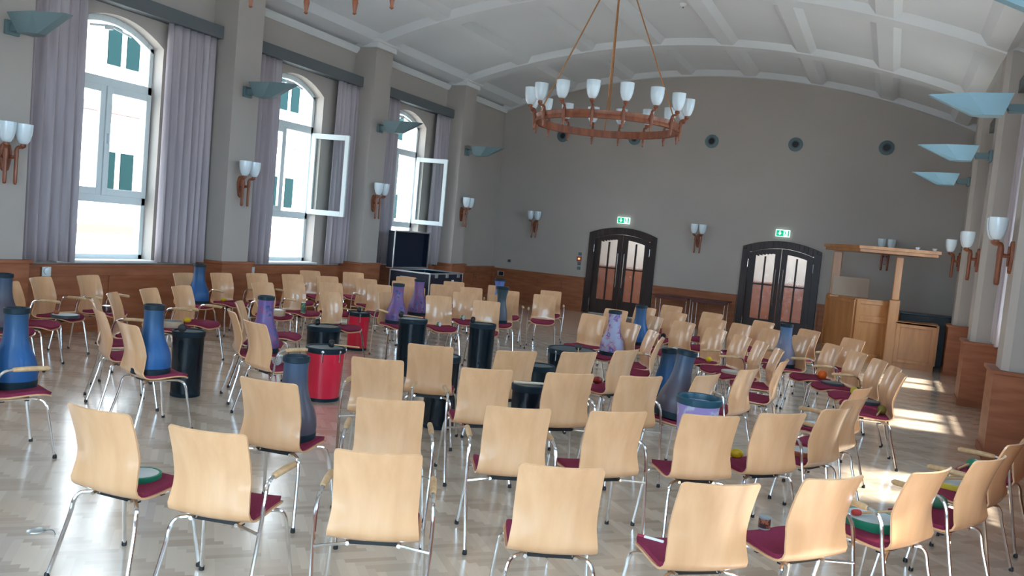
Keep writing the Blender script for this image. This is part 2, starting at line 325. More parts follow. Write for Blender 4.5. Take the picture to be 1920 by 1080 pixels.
(-3.45, 14.631, -102.5, '', 'beech chair, fifth from right, far half of outer ring', 'chairs in the outer ring'),
(-2.627, 14.114, -111.1, '', 'beech chair, fourth from right, far half of outer ring', 'chairs in the outer ring'),
(-1.708, 13.63, -120.1, '', 'beech chair, third from right, far half of outer ring', 'chairs in the outer ring'),
(-0.962, 13.072, -128.4, '', 'beech chair, second from right, far half of outer ring', 'chairs in the outer ring'),
(-0.322, 12.452, -132.9, 'R', 'beech armchair, first from right, far half of outer ring', 'chairs in the outer ring'),
(-8.69, 5.83, 33, '', 'beech chair mostly hidden behind purple grey drum at left picture edge', 'chairs in the third ring'),
(-8.37, 5.3, 38, '', 'chair at left picture edge with only seat front showing beneath grey drum', 'chairs in the third ring'),
(-7.75, 4.72, 46, '', 'chair beyond left picture edge, only burgundy seat tip showing', 'chairs in the third ring')]
DR=[(-5.779, 3.975, 'blue', 'bright blue goblet drum upside down on armchair at left picture edge'), (-8.126, 5.433, 'grey', 'grey and blue goblet drum half cut by left picture edge'), (-5.601, 5.062, 'blue', 'blue goblet drum standing left of black tub drum with mallet'), (-9.206, 9.098, 'blue', 'blue goblet drum before the wall between first and second window'), (-5.808, 6.671, 'purple', 'purple patterned goblet drum left of the nearest red drum'), (-3.427, 4.265, 'grey', 'large grey goblet drum right in front of nearest red drum'), (-6.424, 10.154, 'purple', 'purple patterned goblet drum just left of tall black tub drum'), (-6.861, 11.461, 'purple', 'purple patterned goblet drum farther back, directly below open flight case'), (-5.617, 11.975, 'dark', 'dark grey goblet drum with narrow waist, near corner of far wall'), (-6.598, 13.921, 'violet', 'violet drum whose rim peeks above chair backs near far wall corner'), (-3.179, 10.276, 'lilac', 'pale lilac patterned goblet drum in front of left double door'), (-3.25, 11.766, 'blue', 'slim blue goblet drum just right of lilac patterned drum'), (-1.578, 7.015, 'grey', 'tall grey goblet drum right behind patterned bucket drum'), (-1.188, 11.639, 'pale', 'pale grey and blue goblet drum below right double door')]
IT={'rd1': (-3.458, 3.1, 94.6), 'pen': (-0.92, 4.025, 129.2), 'cup': (-0.468, 4.595, 141.0), 'fd1': (0.055, 5.091, 150.0), 'fd2': (0.564, 6.412, 160.0), 'grn': (0.425, 5.742, 152.0), 'grn2': (0.728, 7.142, 163), 'yel': (-0.86, 6.042, 137.8), 'fd3': (-0.462, 6.568, 153.9), 'fdh': (-0.471, 7.761, 162.0), 'a1disc': (-8.688, 6.567, 20.7), 'pot': (-8.831, 7.25, 13.5), 'box1': (-7.551, 7.092, 21.0), 'yel1': (-7.743, 7.508, 12.8), 'yel2': (-9.269, 9.686, -7.0), 'box2': (-7.778, 9.163, -5), 'can': (-7.787, 9.751, -12.0), 'cyl': (-5.232, 6.246, 72.7), 'wood': (-6.685, 9.258, -5.0), 'shk': (-5.936, 10.553, -44.1), 'shk2': (-6.155, 11.708, -51.1), 'yel3': (-2.785, 9.852, -147.7), 'red': (-2.606, 8.043, 161.6), 'yel4': (-2.053, 10.987, -128.0), 'fd4': (-1.624, 10.284, -150.5), 'brn': (-1.345, 9.786, -161.6), 'org': (-0.634, 10.968, -146.4), 'fd6': (-0.494, 10.643, -150.0), 'can2': (-0.208, 10.089, -157.0), 'fd7': (-0.059, 9.585, -165.0), 'olv': (0.071, 9.011, -172.4), 'shk3': (-2.626, 11.443, -117.9), 'mal': (-3.203, 13.066, -112.0), 'bucket': (-1.098, 5.685, 126.9)}
# ================================================================ the room
VX=-4.7; VR=16.0; XL=-10.3; XR=1.6; YF=21.1; YB=-1.8
def vault(x,top=6.45): return top-(VR-math.sqrt(VR*VR-(x-VX)**2))
fl=MB(); fl.box(XL-.5,XR+.5,YB-.4,YF+3.4,-.12,0); struct(fl.build('floor',floorm))
def wall(name,u0,u1,ztop,ops,fn,thick,extra=()):
    """cells between breakpoints; ops: (centre, half width, z0, z spring, rise)"""
    us={u0,u1,*extra}
    for c,h,z0,zs,ri in ops:
        for k in range(13): us.add(c-h+2*h*k/12)
    us=sorted(us); m=MB()
    def cell(a,b,za0,zb0,za1,zb1):
        p=[fn(a,0,za0),fn(b,0,zb0),fn(b,thick,zb0),fn(a,thick,za0),fn(a,0,za1),fn(b,0,zb1),fn(b,thick,zb1),fn(a,thick,za1)]; m.hexa(p)
    for a,b in zip(us,us[1:]):
        mid=(a+b)/2; op=None
        for o in ops:
            if abs(mid-o[0])<o[1]: op=o
        if op is None: cell(a,b,0,0,ztop(a),ztop(b))
        else:
            c,h,z0,zs,ri=op; ar=lambda u: zs+ri*(1-((u-c)/h)**2)
            if z0>0: cell(a,b,0,0,z0,z0)
            cell(a,b,ar(a),ar(b),ztop(a),ztop(b))
    return struct(m.build(name,paint))
WOP=[(c,.80,1.0,4.22,.28) for c in WC]
fnL=lambda u,d,z:(XL-d,u,z); fnR=lambda u,d,z:(XR+d,u,z); fnF=lambda u,d,z:(u,YF+d,z); fnB=lambda u,d,z:(u,YB-d,z)
wall('wall_left',YB-.3,YF+.3,lambda u:vault(XL)+.05,WOP,fnL,.42)
wall('wall_right',YB-.3,YF+.3,lambda u:vault(XR)+.05,WOP,fnR,.42)
xs=[XL+(XR-XL)*k/24 for k in range(25)]
DC=(-6.52,-2.47)
wall('wall_far',XL,XR,lambda u:vault(u)+.05,[(c,.90,0,2.12,.17) for c in DC],fnF,.3,xs)
wall('wall_back',XL,XR,lambda u:vault(u)+.05,[(c,1.3,.5,4.4,.28) for c in (-3.0,-.1)],fnB,.3,xs)
# vaulted ceiling
m=MB(); n=36
for i in range(n):
    a=XL-.45+(XR-XL+.9)*i/n; b=XL-.45+(XR-XL+.9)*(i+1)/n
    m.hexa([(a,YB-.3,vault(a)),(b,YB-.3,vault(b)),(b,YF+.3,vault(b)),(a,YF+.3,vault(a)),(a,YB-.3,vault(a)+.12),(b,YB-.3,vault(b)+.12),(b,YF+.3,vault(b)+.12),(a,YF+.3,vault(a)+.12)])
struct(m.build('ceiling',ceil_m,smooth=True))
TN=[0]
def trim(m,ma,smooth=False,bevel=0):
    TN[0]+=1; return struct(m.build('trim_%d'%TN[0],ma,smooth=smooth,bevel=bevel))
def rib_t(y0,y1,drop=.12,ch=.16):   # transverse rib with sloping cheeks
    m=MB(); n=32
    for i in range(n):
        a=XL+(XR-XL)*i/n; b=XL+(XR-XL)*(i+1)/n; za=vault(a);zb=vault(b)
        m.hexa([(a,y0,za-drop),(b,y0,zb-drop),(b,y1,zb-drop),(a,y1,za-drop),(a,y0-ch,za+.02),(b,y0-ch,zb+.02),(b,y1+ch,zb+.02),(a,y1+ch,za+.02)])
    trim(m,ceil_m)
PC=[18.06,14.25,10.43,6.48,2.65,-1.15]
for c in PC: rib_t(c-.2,c+.2)
rib_t(YF-.12,YF+.1); 
for k in range(8):
    x=-4.45+1.57*(k-3.5); m=MB(); dz=.10
    m.hexa([(x-.13,YB,vault(x-.13)-dz),(x+.13,YB,vault(x+.13)-dz),(x+.13,YF,vault(x+.13)-dz),(x-.13,YF,vault(x-.13)-dz),
            (x-.27,YB,vault(x-.27)+.02),(x+.27,YB,vault(x+.27)+.02),(x+.27,YF,vault(x+.27)+.02),(x-.27,YF,vault(x-.27)+.02)])
    trim(m,ceil_m)
# smoke detector
t=thing('smoke_detector','small white round detector on the ceiling right of the chandelier','detector',(-4.0,15.2,vault(-4.0)))
MB().lathe([(.06,0),(.065,-.02),(.05,-.05),(.02,-.065)],n=20).build('base',trimw,t,smooth=True)
MB().lathe([(.018,-.065),(.012,-.085)],n=12).build('sensor',uplm,t)
# pillars on both long walls with capitals, wainscot round them and columns at right
wl_=vault(XL)-.2
def pillars(side):
    X=XL if side<0 else XR; s=1 if side<0 else -1
    zt=vault(X+s*.5)-.12
    for c in PC:
        dpt=.5 if side<0 else .42
        m=MB(); ch=.0 if side<0 else .07
        x1=X+s*dpt; h=.295
        if ch: poly=[(X,c-h),(x1-s*ch,c-h),(x1,c-h+ch),(x1,c+h-ch),(x1-s*ch,c+h),(X,c+h)]
        else: poly=[(X,c-h),(x1,c-h),(x1,c+h),(X,c+h)]
        m.prism(poly,0,zt,lambda u,v,w:(u,v,w)); trim(m,paint)
        if side<0:
            m=MB(); m.box(X,x1+.05,c-h-.05,c+h+.05,zt-.10,zt+.0); m.box(X,x1+.1,c-h-.1,c+h+.1,zt,zt+.05); trim(m,trimw)
        m=MB(); e=.05
        a,b=sorted((X,x1+s*.07)); m.box(a,b,c-h-e,c+h+e,0,1.02 if side<0 else .93)
        a,b=sorted((X,x1+s*.10)); m.box(a,b,c-h-e-.03,c+h+e+.03,1.02 if side<0 else .93,1.06 if side<0 else .97)
        a,b=sorted((X,x1+s*.085)); m.box(a,b,c-h-e-.015,c+h+e+.015,0,.09)
        trim(m,wood,bevel=.004)
pillars(-1); pillars(1)
# cornice strips
m=MB(); m.prism([(0,5.28),(.03,5.28),(.09,5.36),(.09,5.40),(0,5.40)],YB,YF,lambda u,v,w:(XL+u,w,v)); trim(m,trimw)
m=MB(); m.prism([(0,5.02),(.03,5.02),(.09,5.10),(.09,5.14),(0,5.14)],YB,YF,lambda u,v,w:(XR-u,w,v)); trim(m,trimw)
# wainscot panels between pillars (frame, recessed field, cap)
def wains(fn,u0,u1,h,d=.06,npan=2,cap=.035):
    m=MB()
    def bx(a,b,z0,z1,dd):
        p=[fn(a,-dd,z0),fn(b,-dd,z0),fn(b,.0,z0),fn(a,.0,z0),fn(a,-dd,z1),fn(b,-dd,z1),fn(b,.0,z1),fn(a,.0,z1)]; m.hexa(p)
    bx(u0,u1,0,h-cap,d-.018); bx(u0,u1,h-cap,h,d+.03); bx(u0,u1,0,.1,d+.012)
    st=.09; bx(u0,u1,h-cap-.13,h-cap,d); bx(u0,u1,.1,.2,d)
    for k in range(npan+1):
        c=u0+(u1-u0)*k/npan; a=max(u0,c-st/2); b=min(u1,c+st/2); bx(a,b,.2,h-cap-.13,d)
    trim(m,wood,bevel=.003)
for k in range(6):
    a=(PC[k]+.345); b=PC[k-1]-.345 if k else YF
    wains(fnL,a,b,.96,npan=2 if k else 3); wains(fnR,a,b,.93,npan=2)

for a,b,n_ in ((XL+.06,DC[0]-.95,4),(DC[0]+.95,DC[1]-.95,3),(DC[1]+.95,XR,4)): wains(fnF,a,b,.93,npan=n_)
wains(fnB,XL,XR,.48,npan=8)
# corner cupboard doors with handles in the left corner wainscot
t=thing('wall_cupboard','low wooden cupboard in wainscot of far left corner, two thin handles','cupboard',(XL+.06,19.9,0))
for k in (0,1):
    d=MB().box(0,.02,-.62+.63*k,-.01+.63*k+.0,.2,.78).build('door',wood,t,bevel=.004)
    MB().tube([(.045,-.08+.12*k,.6),(.045,-.08+.12*k,.76)],.007).build('handle',chrome,d,smooth=True)
# ---------------------------------------------------------------- windows
def window(idx,fn,c,open_side=0,hw=.80,zs=4.22,ri=.28,mull=True,z0=1.0):
    arc=lambda u,h=hw,zz=zs,r=ri: zz+r*(1-((u)/h)**2); D0=.20; D1=.27
    root=bpy.data.objects.new('window_%d'%idx,None); COL.objects.link(root); struct(root)
    P=lambda u,d,z: fn(c+u,d,z)
    m=MB()
    def bx(a,b,za,zb,d0=D0,d1=D1): m.hexa([P(a,d0,za),P(b,d0,za),P(b,d1,za),P(a,d1,za),P(a,d0,zb),P(b,d0,zb),P(b,d1,zb),P(a,d1,zb)])
    f=.07
    bx(-hw,-hw+f,z0,zs); bx(hw-f,hw,z0,zs); bx(-hw,hw,z0,z0+.09); bx(-hw,hw,1.84,1.97); bx(-hw,hw,3.50,3.64)
    if mull: bx(-.04,.04,1.97,3.5)
    n=14
    for i in range(n):
        a=-hw+2*hw*i/n;b=-hw+2*hw*(i+1)/n
        m.hexa([P(a,D0,arc(a)-.09),P(b,D0,arc(b)-.09),P(b,D1,arc(b)-.09),P(a,D1,arc(a)-.09),P(a,D0,arc(a)+.03),P(b,D0,arc(b)+.03),P(b,D1,arc(b)+.03),P(a,D1,arc(a)+.03)])
    m.build('frame',pvc,root,bevel=.006)
    def pane(a,b,za,zb,par=root):
        MB().add([P(a,.235,za),P(b,.235,za),P(b,.235,zb),P(a,.235,zb)],[(0,1,2,3)]).build('pane',glass,par)
    pane(-hw+f,hw-f,z0+.09,1.84)
    vs=[P(-hw+f,.235,3.64)]+[P(-hw+f+(2*(hw-f))*k/10,.235,arc(-hw+f+(2*(hw-f))*k/10)-.09) for k in range(11)]+[P(hw-f,.235,3.64)]
    MB().add(vs,[tuple(range(len(vs)))]).build('pane',glass,root)
    # casements
    for s in (-1,1):
        a0,a1=(-hw+.02,-.012) if s<0 else (.012,hw-.02); w=a1-a0
        hinge=a0 if s<0 else a1; ang=R(104) if open_side==s else 0
        def Q(u,d,z):  # local: u measured from the hinge towards centre
            dr=-s; uu=u*cos(ang)+(d*sin(ang)); dd=-u*sin(ang)+d*cos(ang)
            return P(hinge+dr*uu,D0-.03+dd,z)
        m=MB()
        def qb(a,b,za,zb): m.hexa([Q(a,0,za),Q(b,0,za),Q(b,.06,za),Q(a,.06,za),Q(a,0,zb),Q(b,0,zb),Q(b,.06,zb),Q(a,.06,zb)])
        qb(0,.085,1.95,3.52); qb(w-.085,w,1.95,3.52); qb(.085,w-.085,1.95,2.05); qb(.085,w-.085,3.42,3.52)
        cs=m.build('casement',pvc,root,bevel=.006)
        MB().add([Q(.075,.03,2.05),Q(w-.075,.03,2.05),Q(w-.075,.03,3.42),Q(.075,.03,3.42)],[(0,1,2,3)]).build('pane',glass,cs)
        if s>0: MB().hexa([Q(w-.05,-.04,2.7),Q(w-.025,-.04,2.7),Q(w-.025,0,2.7),Q(w-.05,0,2.7),Q(w-.05,-.04,2.84),Q(w-.025,-.04,2.84),Q(w-.025,0,2.84),Q(w-.05,0,2.84)]).build('handle',alu,cs)
    # opener bar in the arch and sill
    m=MB(); m.tube([P(-.35,.17,4.30),P(.0,.17,4.36),P(.35,.17,4.29)],.018); m.hexa([P(-.12,.14,4.29),P(.02,.14,4.31),P(.02,.2,4.31),P(-.12,.2,4.29),P(-.12,.14,4.36),P(.02,.14,4.37),P(.02,.2,4.37),P(-.12,.2,4.36)]); m.build('opener',pvc,root)
    m=MB(); m.hexa([P(a_,b_,c_+z0-1) for a_,b_,c_ in ((-hw-.04,-.10,.985),(hw+.04,-.10,.985),(hw+.04,.24,.985),(-hw-.04,.24,.985),(-hw-.04,-.10,1.02),(hw+.04,-.10,1.02),(hw+.04,.24,1.02),(-hw-.04,.24,1.02))]); m.build('window_sill',stone,root,bevel=.005)
for i,c in enumerate(WC):
    window(i+1,fnL,c,open_side=1 if i in (0,1) else 0)
for i,c in enumerate(WC): window(i+6,fnR,c)
for i,c in enumerate((-3.0,-.1)): window(i+11,fnB,c,hw=1.3,z0=.5,zs=4.4)
# curtains and pelmets
def curtain(name_lab,fn,u0,u1,z0=1.0,z1=4.62,d=-.14,k=7):
    m=MB(); n=int((u1-u0)*k*8); vs=[]; fs=[]; rows=[z1,z1-.25,(z0+z1)/2,z0+.4,z0]
    ph=random.random()*6; am=[.02,.03,.04,.045,.048]
    for j,z in enumerate(rows):
        for i in range(n+1):
            u=u0+(u1-u0)*i/n; w_=am[j]*sin(u*2*PI*k+ph+.6*sin(u*9))+.012*sin(u*13+j*.7+ph)
            vs.append(fn(u,d+w_,z+ (0 if j<4 else .012*sin(u*7))))
    for j in range(4):
        for i in range(n): fs.append((j*(n+1)+i,j*(n+1)+i+1,(j+1)*(n+1)+i+1,(j+1)*(n+1)+i))
    m.add(vs,fs); o=m.build('curtain',curt,smooth=True)
    for p in o.data.polygons: p.use_smooth=True
    so_=o.modifiers.new('thick','SOLIDIFY'); so_.thickness=.006
    return tag(o,name_lab,'curtain')
names=['third window','second window','nearest fully visible window','window beyond left picture edge']
CL=[(-.80-.72,-.80+.02),(-.80-.62,-.80-.05),(-.80-.53,-.80+.17),(-1.4,-.8)]
for i,c in enumerate(WC[:4]):
    w_=['farthest left wall window','middle left wall window','nearest left wall window','left wall window outside the frame'][i]
    curtain('grey lilac curtain hanging at near side of '+w_,fnL,c-1.52,c-.64)
    curtain('grey lilac curtain hanging at far side of '+w_,fnL,c+(1.03 if i<2 else .76),c+1.70)
    pl=MB().box(XL+.012,XL+.24,c-1.56,c+1.74,4.60,4.80).build('pelmet',pelm,bevel=.004)
    tag(pl,'long dark grey pelmet board above '+w_,'pelmet')
for i,c in enumerate(WC[:4]):
    w_=['farthest right wall window','right wall window beside booth','right wall window behind nearest visible column','right wall window outside the frame'][i]
    q=.55 if i>=2 else .80
    curtain('grey lilac curtain at near side of '+w_,fnR,c-1.35,c-q)
    curtain('grey lilac curtain at far side of '+w_,fnR,c+q,c+1.5)
    pl=MB().box(XR-.24,XR-.012,c-1.4,c+1.55,4.60,4.78).build('pelmet',pelm,bevel=.004)
    tag(pl,'dark grey pelmet board above '+w_,'pelmet')
# ---------------------------------------------------------------- arched double doors
def door(idx,c,order):
    root=bpy.data.objects.new('door_%d'%idx,None); COL.objects.link(root); struct(root); root.location=(c,YF,0)
    H=.93; h2=.76
    ao=lambda u:2.16+.19*(1-(u/H)**2); ai=lambda u:2.02+.15*(1-(u/h2)**2)
    m=MB(); m.box(-H,-h2,-.05,.18,0,2.1); m.box(h2,H,-.05,.18,0,2.1)
    n=18
    for i in range(n):
        a=-H+2*H*i/n;b=-H+2*H*(i+1)/n
        la=ai(a) if abs(a)<=h2 else 2.1; lb=ai(b) if abs(b)<=h2 else 2.1
        m.hexa([(a,-.05,la),(b,-.05,lb),(b,.18,lb),(a,.18,la),(a,-.05,ao(a)),(b,-.05,ao(b)),(b,.18,ao(b)),(a,.18,ao(a))])
    m.build('frame',doorw,root,bevel=.008)
    for s in (-1,1):
        m=MB(); y0,y1=.02,.07; top=lambda u:ai(u)-.008
        def seg(a,b,za,zb): m.box(min(s*a,s*b),max(s*a,s*b),y0,y1,za,zb)
        e=.006; zt=lambda a,b:(top(a),top(b))
        def segt(a,b,z0):
            k=6
            for i in range(k):
                p=a+(b-a)*i/k;q=a+(b-a)*(i+1)/k; x0,x1=(s*p,s*q) if s>0 else (s*q,s*p); t0,t1=(top(p),top(q)) if s>0 else (top(q),top(p))
                m.hexa([(x0,y0,z0(p) if callable(z0) else z0),(x1,y0,z0(q) if callable(z0) else z0),(x1,y1,z0(q) if callable(z0) else z0),(x0,y1,z0(p) if callable(z0) else z0),(x0,y0,t0),(x1,y0,t1),(x1,y1,t1),(x0,y1,t0)])
        segt(e,.145,.01); segt(.605,h2-.006,.01); segt(.145,.605,lambda p:top(p)-.13)
        seg(.145,.605,.01,.40); seg(.145,.605,1.235,1.275)
        m.box(min(s*.355,s*.395),max(s*.355,s*.395),y0,y1,.40,1.95)
        lf=m.build('door_leaf',doorw,root)
        for a,b in ((.145,.355),(.395,.605)):
            for za,zb in ((.40,1.235),(1.275,1.99)):
                x0,x1=sorted((s*a,s*b)); MB().box(x0,x1,.04,.046,za,zb).build('glass_pane',tglass,lf)
        hm=MB(); x=s*.085; hm.tube([(x,.02,.82),(x,-.035,.82)],.008); hm.tube([(x,.02,1.60),(x,-.035,1.60)],.008); hm.tube([(x,-.04,.76),(x,-.04,1.66)],.012)
        hm.build('pull_handle',chrome,lf,smooth=True)
        for zz in (.3,1.75):
            MB().tube([(s*(h2+.005),-.052,zz-.1),(s*(h2+.005),-.052,zz+.1)],.009).build('hinge',chrome,lf,smooth=True)
    MB().box(-h2,h2,-.04,.15,0,.02).build('threshold',alu,root)
door(1,DC[0],0); door(2,DC[1],1)
# corridor behind the doors
m=MB(); y=YF+3.0; m.box(XL,XR,y,y+.2,0,3.2); m.box(XL-.2,XL,YF+.3,y,0,3.2); m.box(XR,XR+.2,YF+.3,y,0,3.2); struct(m.build('wall_corridor',trimw))
m=MB(); m.box(XL,XR,YF+.3,y,3.2,3.35); struct(m.build('ceiling_corridor',ceil_m))
m=MB(); m.box(XL,XR,y-.05,y,0,1.22); trim(m,wood)
for c in DC:
    l=bpy.data.lights.new('corridor_lamp','AREA'); l.size=1.2; l.energy=42; l.color=(1,.97,.93)
    o=bpy.data.objects.new('corridor_lamp_light',l); COL.objects.link(o); o.location=(c,YF+1.6,3.15)
# ---------------------------------------------------------------- exit signs
green=mat('exit_sign_green',(0,.35,.16),.4,emis=(0.0,.42,.20),es=.9)
exw=mat('exit_sign_white',(.9,1,.97),.4,emis=(.70,1,.90),es=1.1)
for c,w_ in ((DC[0],'left'),(DC[1],'right')):
    t=thing('exit_sign','lit green emergency exit sign above %s double door'%w_,'sign',(c-.02,YF-.02,2.46),group='emergency exit signs')
    MB().box(-.165,.165,-.05,.02,0,.17).build('housing',exw,t,bevel=.004)
    g=MB().box(-.15,.02,-.056,-.05,.015,.155).build('green_field',green,t)
    MB().box(.12,.15,-.056,-.05,.015,.155).build('green_edge',green,t)
    a=MB(); A=lambda pts:a.prism(pts,-.062,-.056,lambda u,v,w:(u,w,v))
    A([(-.075,.14),(-.055,.14),(-.055,.085),(-.075,.085)]); A([(-.105,.09),(-.025,.09),(-.065,.035)]); a.build('arrow',exw,g)
    r_=MB(); A=lambda pts:r_.prism(pts,-.062,-.056,lambda u,v,w:(u,w,v))
    A([(.055+.013*cos(k*PI/4),.135+.013*sin(k*PI/4)) for k in range(8)])
    A([(.045,.12),(.065,.118),(.075,.075),(.055,.072)]); A([(.045,.118),(.02,.10),(.025,.093),(.05,.108)]); A([(.065,.115),(.095,.10),(.09,.093),(.062,.104)])
    A([(.055,.078),(.07,.075),(.052,.045),(.025,.03),(.022,.04),(.042,.052)]); A([(.062,.078),(.076,.076),(.098,.05),(.085,.022),(.076,.026),(.085,.05)])
    r_.build('running_figure',green,t)
# small wall fittings beside the left door and in the wainscot
sg=mat('switch_grey',(.12,.14,.16),.5); fr_=mat('call_point_red',(.45,.06,.03),.5); am=mat('amber_window',(.9,.55,.15),.4,emis=(1,.6,.2),es=1.0)
for z,l in ((1.55,'grey light switch, topmost of four fittings left of left door'),(1.285,'grey light switch just under the red call point'),(1.16,'grey light switch, lowest fitting left of left door')):
    t=thing('light_switch',l,'switch',(-7.68,YF-.0,z),group='switches beside the left door'); MB().box(-.045,.045,-.015,0,-.04,.04).build('plate',sg,t,bevel=.003); MB().box(-.03,.03,-.022,-.015,-.025,.025).build('rocker',uplm,t)
t=thing('fire_alarm_call_point','small red fire call point with lit amber window beside left door','alarm',(-7.69,YF,1.41)); MB().box(-.065,.065,-.03,0,-.065,.065).build('housing',fr_,t,bevel=.005); MB().box(-.025,.03,-.036,-.03,-.015,.03).build('amber_window',am,t)
t=thing('wall_socket','dark socket on pale far wall near left corner','socket',(-9.77,YF,1.16)); MB().box(-.045,.045,-.015,0,-.04,.04).build('plate',sg,t); MB().lathe([(.025,0),(.02,.006)],(0,-.02,0),n=16,ax=Matrix.Rotation(R(90),3,'X')).build('insert',blackp,t)
t=thing('wall_box','small dark recessed box in wainscot near far left corner','box',(-9.98,YF-.06,.78)); MB().box(-.1,.1,-.012,0,-.07,.07).build('frame',alu,t); MB().box(-.045,.085,-.016,-.012,-.055,.055).build('recess',blackp,t)
for yy,l in ((7.43,'white round dial socket on wainscot beside nearest left window'),(11.33,'white round dial socket on wainscot left of middle window')):
    t=thing('round_socket',l,'socket',(XL+.075,yy-.02,.87),group='white sockets on the left wainscot'); MB().box(0,.012,-.065,.065,-.07,.07).build('plate',pvc,t,bevel=.003)
    MB().lathe([(.05,0),(.045,.03),(.03,.034)],(0,0,0),n=20,ax=Matrix.Rotation(R(90),3,'Y')).build('dial',opal,t,smooth=True)
# round vents in the gable
for k,l in enumerate(('leftmost, behind chandelier left end','second from left, behind chandelier ring','third from left, just right of chandelier','fourth from left above right double door','rightmost, near the right columns')):
    x=-8.5+2.0225*k; t=thing('round_vent','grey ring vent on far wall, '+l,'vent',(x,YF,4.71),group='row of round vents on the far wall')
    ax=Matrix.Rotation(R(90),3,'X')
    MB().lathe([(.17,0),(.17,.015),(.13,.04),(.10,.045),(.10,.01)],n=28,ax=ax,cap=False).build('ring',uplm,t,smooth=True)
    MB().lathe([(.13,.03),(.08,.06),(.075,.05),(.075,.012)],n=28,ax=ax,cap=False).build('inner_ring',sg,t,smooth=True)
    MB().lathe([(.10,.006),(.10,.012)],n=28,ax=ax).build('opening',blackp,t)
# ---------------------------------------------------------------- wall lamps
def shade_prof(): return [(.028,0),(.05,.012),(.072,.06),(.088,.13),(.096,.20),(.098,.29),(.092,.29),(.089,.20),(.08,.13),(.062,.06),(.03,.02)]
def make_sconce():
    t=thing('wall_sconce','x','wall lamp')            # local: wall plane at x=0, room towards +x
    m=MB(); m.prism([(0,-.24),(.045,-.20),(.075,-.05),(.085,.06),(.06,.16),(.03,.19),(-.03,.19),(-.06,.16),(-.085,.06),(-.075,-.05),(-.045,-.20)],0,.035,lambda u,v,w:(w,u,v))
    m.prism([(0,-.15),(.03,-.1),(.045,.05),(.03,.12),(-.03,.12),(-.045,.05),(-.03,-.1)],.035,.055,lambda u,v,w:(w,u,v)); m.build('back_plate',carved,t,bevel=.006)
    for s in (-1,1):
        a=MB(); y=s*.07
        a.tube([(.03,s*.03,.0),(.07,s*.05,-.01),(.12,y,.0)],.026)
        a.tube(curve([(.13,y,-.38),(.13,y,-.37),(.13,y,-.2),(.13,y,0),(.13,y,.1),(.145,s*.085,.14),(.18,s*.105,.145),(.195,s*.11,.16)],4),[.015]*4+[.023]*8+[.028]*4+[.024]*4+[.025]*9,8)
        a.lathe([(.012,-.40),(.022,-.385),(.012,-.36)],(.13,y,0),12); a.lathe([(.02,.14),(.034,.155),(.034,.175),(.03,.19)],(.195,s*.11,0),12)
        ar=a.build('arm',carved,t,smooth=True)
        MB().lathe([(r*1.05,z+.19) for r,z in shade_prof()],(.195,s*.11,0),24).build('shade',opal,ar,smooth=True)
    t.scale=(.95,.95,.83); return t
sc0=make_sconce(); scs=[]
SCL=[(XL+.5,PC[3],2.31,0,'wooden two shade sconce cut by left picture edge'),(XL+.5,PC[2],2.31,0,'wooden two shade sconce on pillar between nearest and middle windows'),
 (XL+.5,PC[1],2.31,0,'wooden two shade sconce on pillar between middle and farthest windows'),(XL+.5,PC[0],2.31,0,'wooden two shade sconce on last left pillar before far corner'),
 (-9.06,YF,2.20,-90,'wooden two shade sconce on far wall left of both doors'),(-4.52,YF,2.20,-90,'wooden two shade sconce on far wall between double doors'),(-.16,YF,2.20,-90,'wooden two shade sconce on far wall behind booth canopy'),
 (XR-.42,PC[0],2.20,180,'wooden sconce on farthest right column, smallest of three there'),(XR-.42,PC[1],2.20,180,'wooden sconce on middle right column'),(XR-.42,PC[2],2.20,180,'wooden sconce on nearest right column, largest opal shade'),
 (XL+.5,PC[4],2.31,0,'wooden sconce on left pillar outside the frame'),(XR-.42,PC[3],2.20,180,'wooden sconce on right column outside the frame')]
for i,(x,y,z,a,l) in enumerate(SCL[:10]):
    if i==0: o=sc0; o.location=(x,y,z); o.rotation_euler=(0,0,R(a)); o['label']=l; o['group']='wooden sconces with opal shades'
    else: dup(sc0,(x,y,z),R(a),l,'wooden sconces with opal shades')
def make_upl():
    t=thing('uplighter','x','wall lamp')              # local: mounted at x=0, dish out to x=.95
    m=MB(); n=[]
    top=[(.20,-.19),(.64,-.19),(1.02,-.05),(1.02,.05),(.64,.19),(.20,.19)]; bot=[(.27,-.10),(.45,-.11),(.56,-.05),(.56,.05),(.45,.11),(.27,.10)]
    k=len(top); vs=[(x,y,.22) for x,y in top]+[(x,y,0) for x,y in bot]+[(.22+(x-.22)*.96,y*.93,.22) for x,y in top]+[(.02+x*.94,y*.9,.02) for x,y in bot]
    fs=[(i,(i+1)%k,(i+1)%k+k,i+k) for i in range(k)]+[tuple(range(k,2*k))]+[(i+2*k,(i+1)%k+2*k,(i+1)%k+3*k,i+3*k) for i in range(k)]+[tuple(range(3*k,4*k))]+[(i,(i+1)%k,(i+1)%k+2*k,i+2*k) for i in range(k)]
    m.add(vs,fs); m.build('dish',uplm_lit,t)
    MB().box(.0,.05,-.09,.09,.0,.17).build('wall_plate',uplm,t,bevel=.01)
    b=MB(); b.box(.03,.22,-.045,.045,.04,.13); b.tube([(.2,-.07,.09),(.2,.07,.09)],.035,12); b.build('bracket',uplm,t)
    return t
up0=make_upl(); first=True
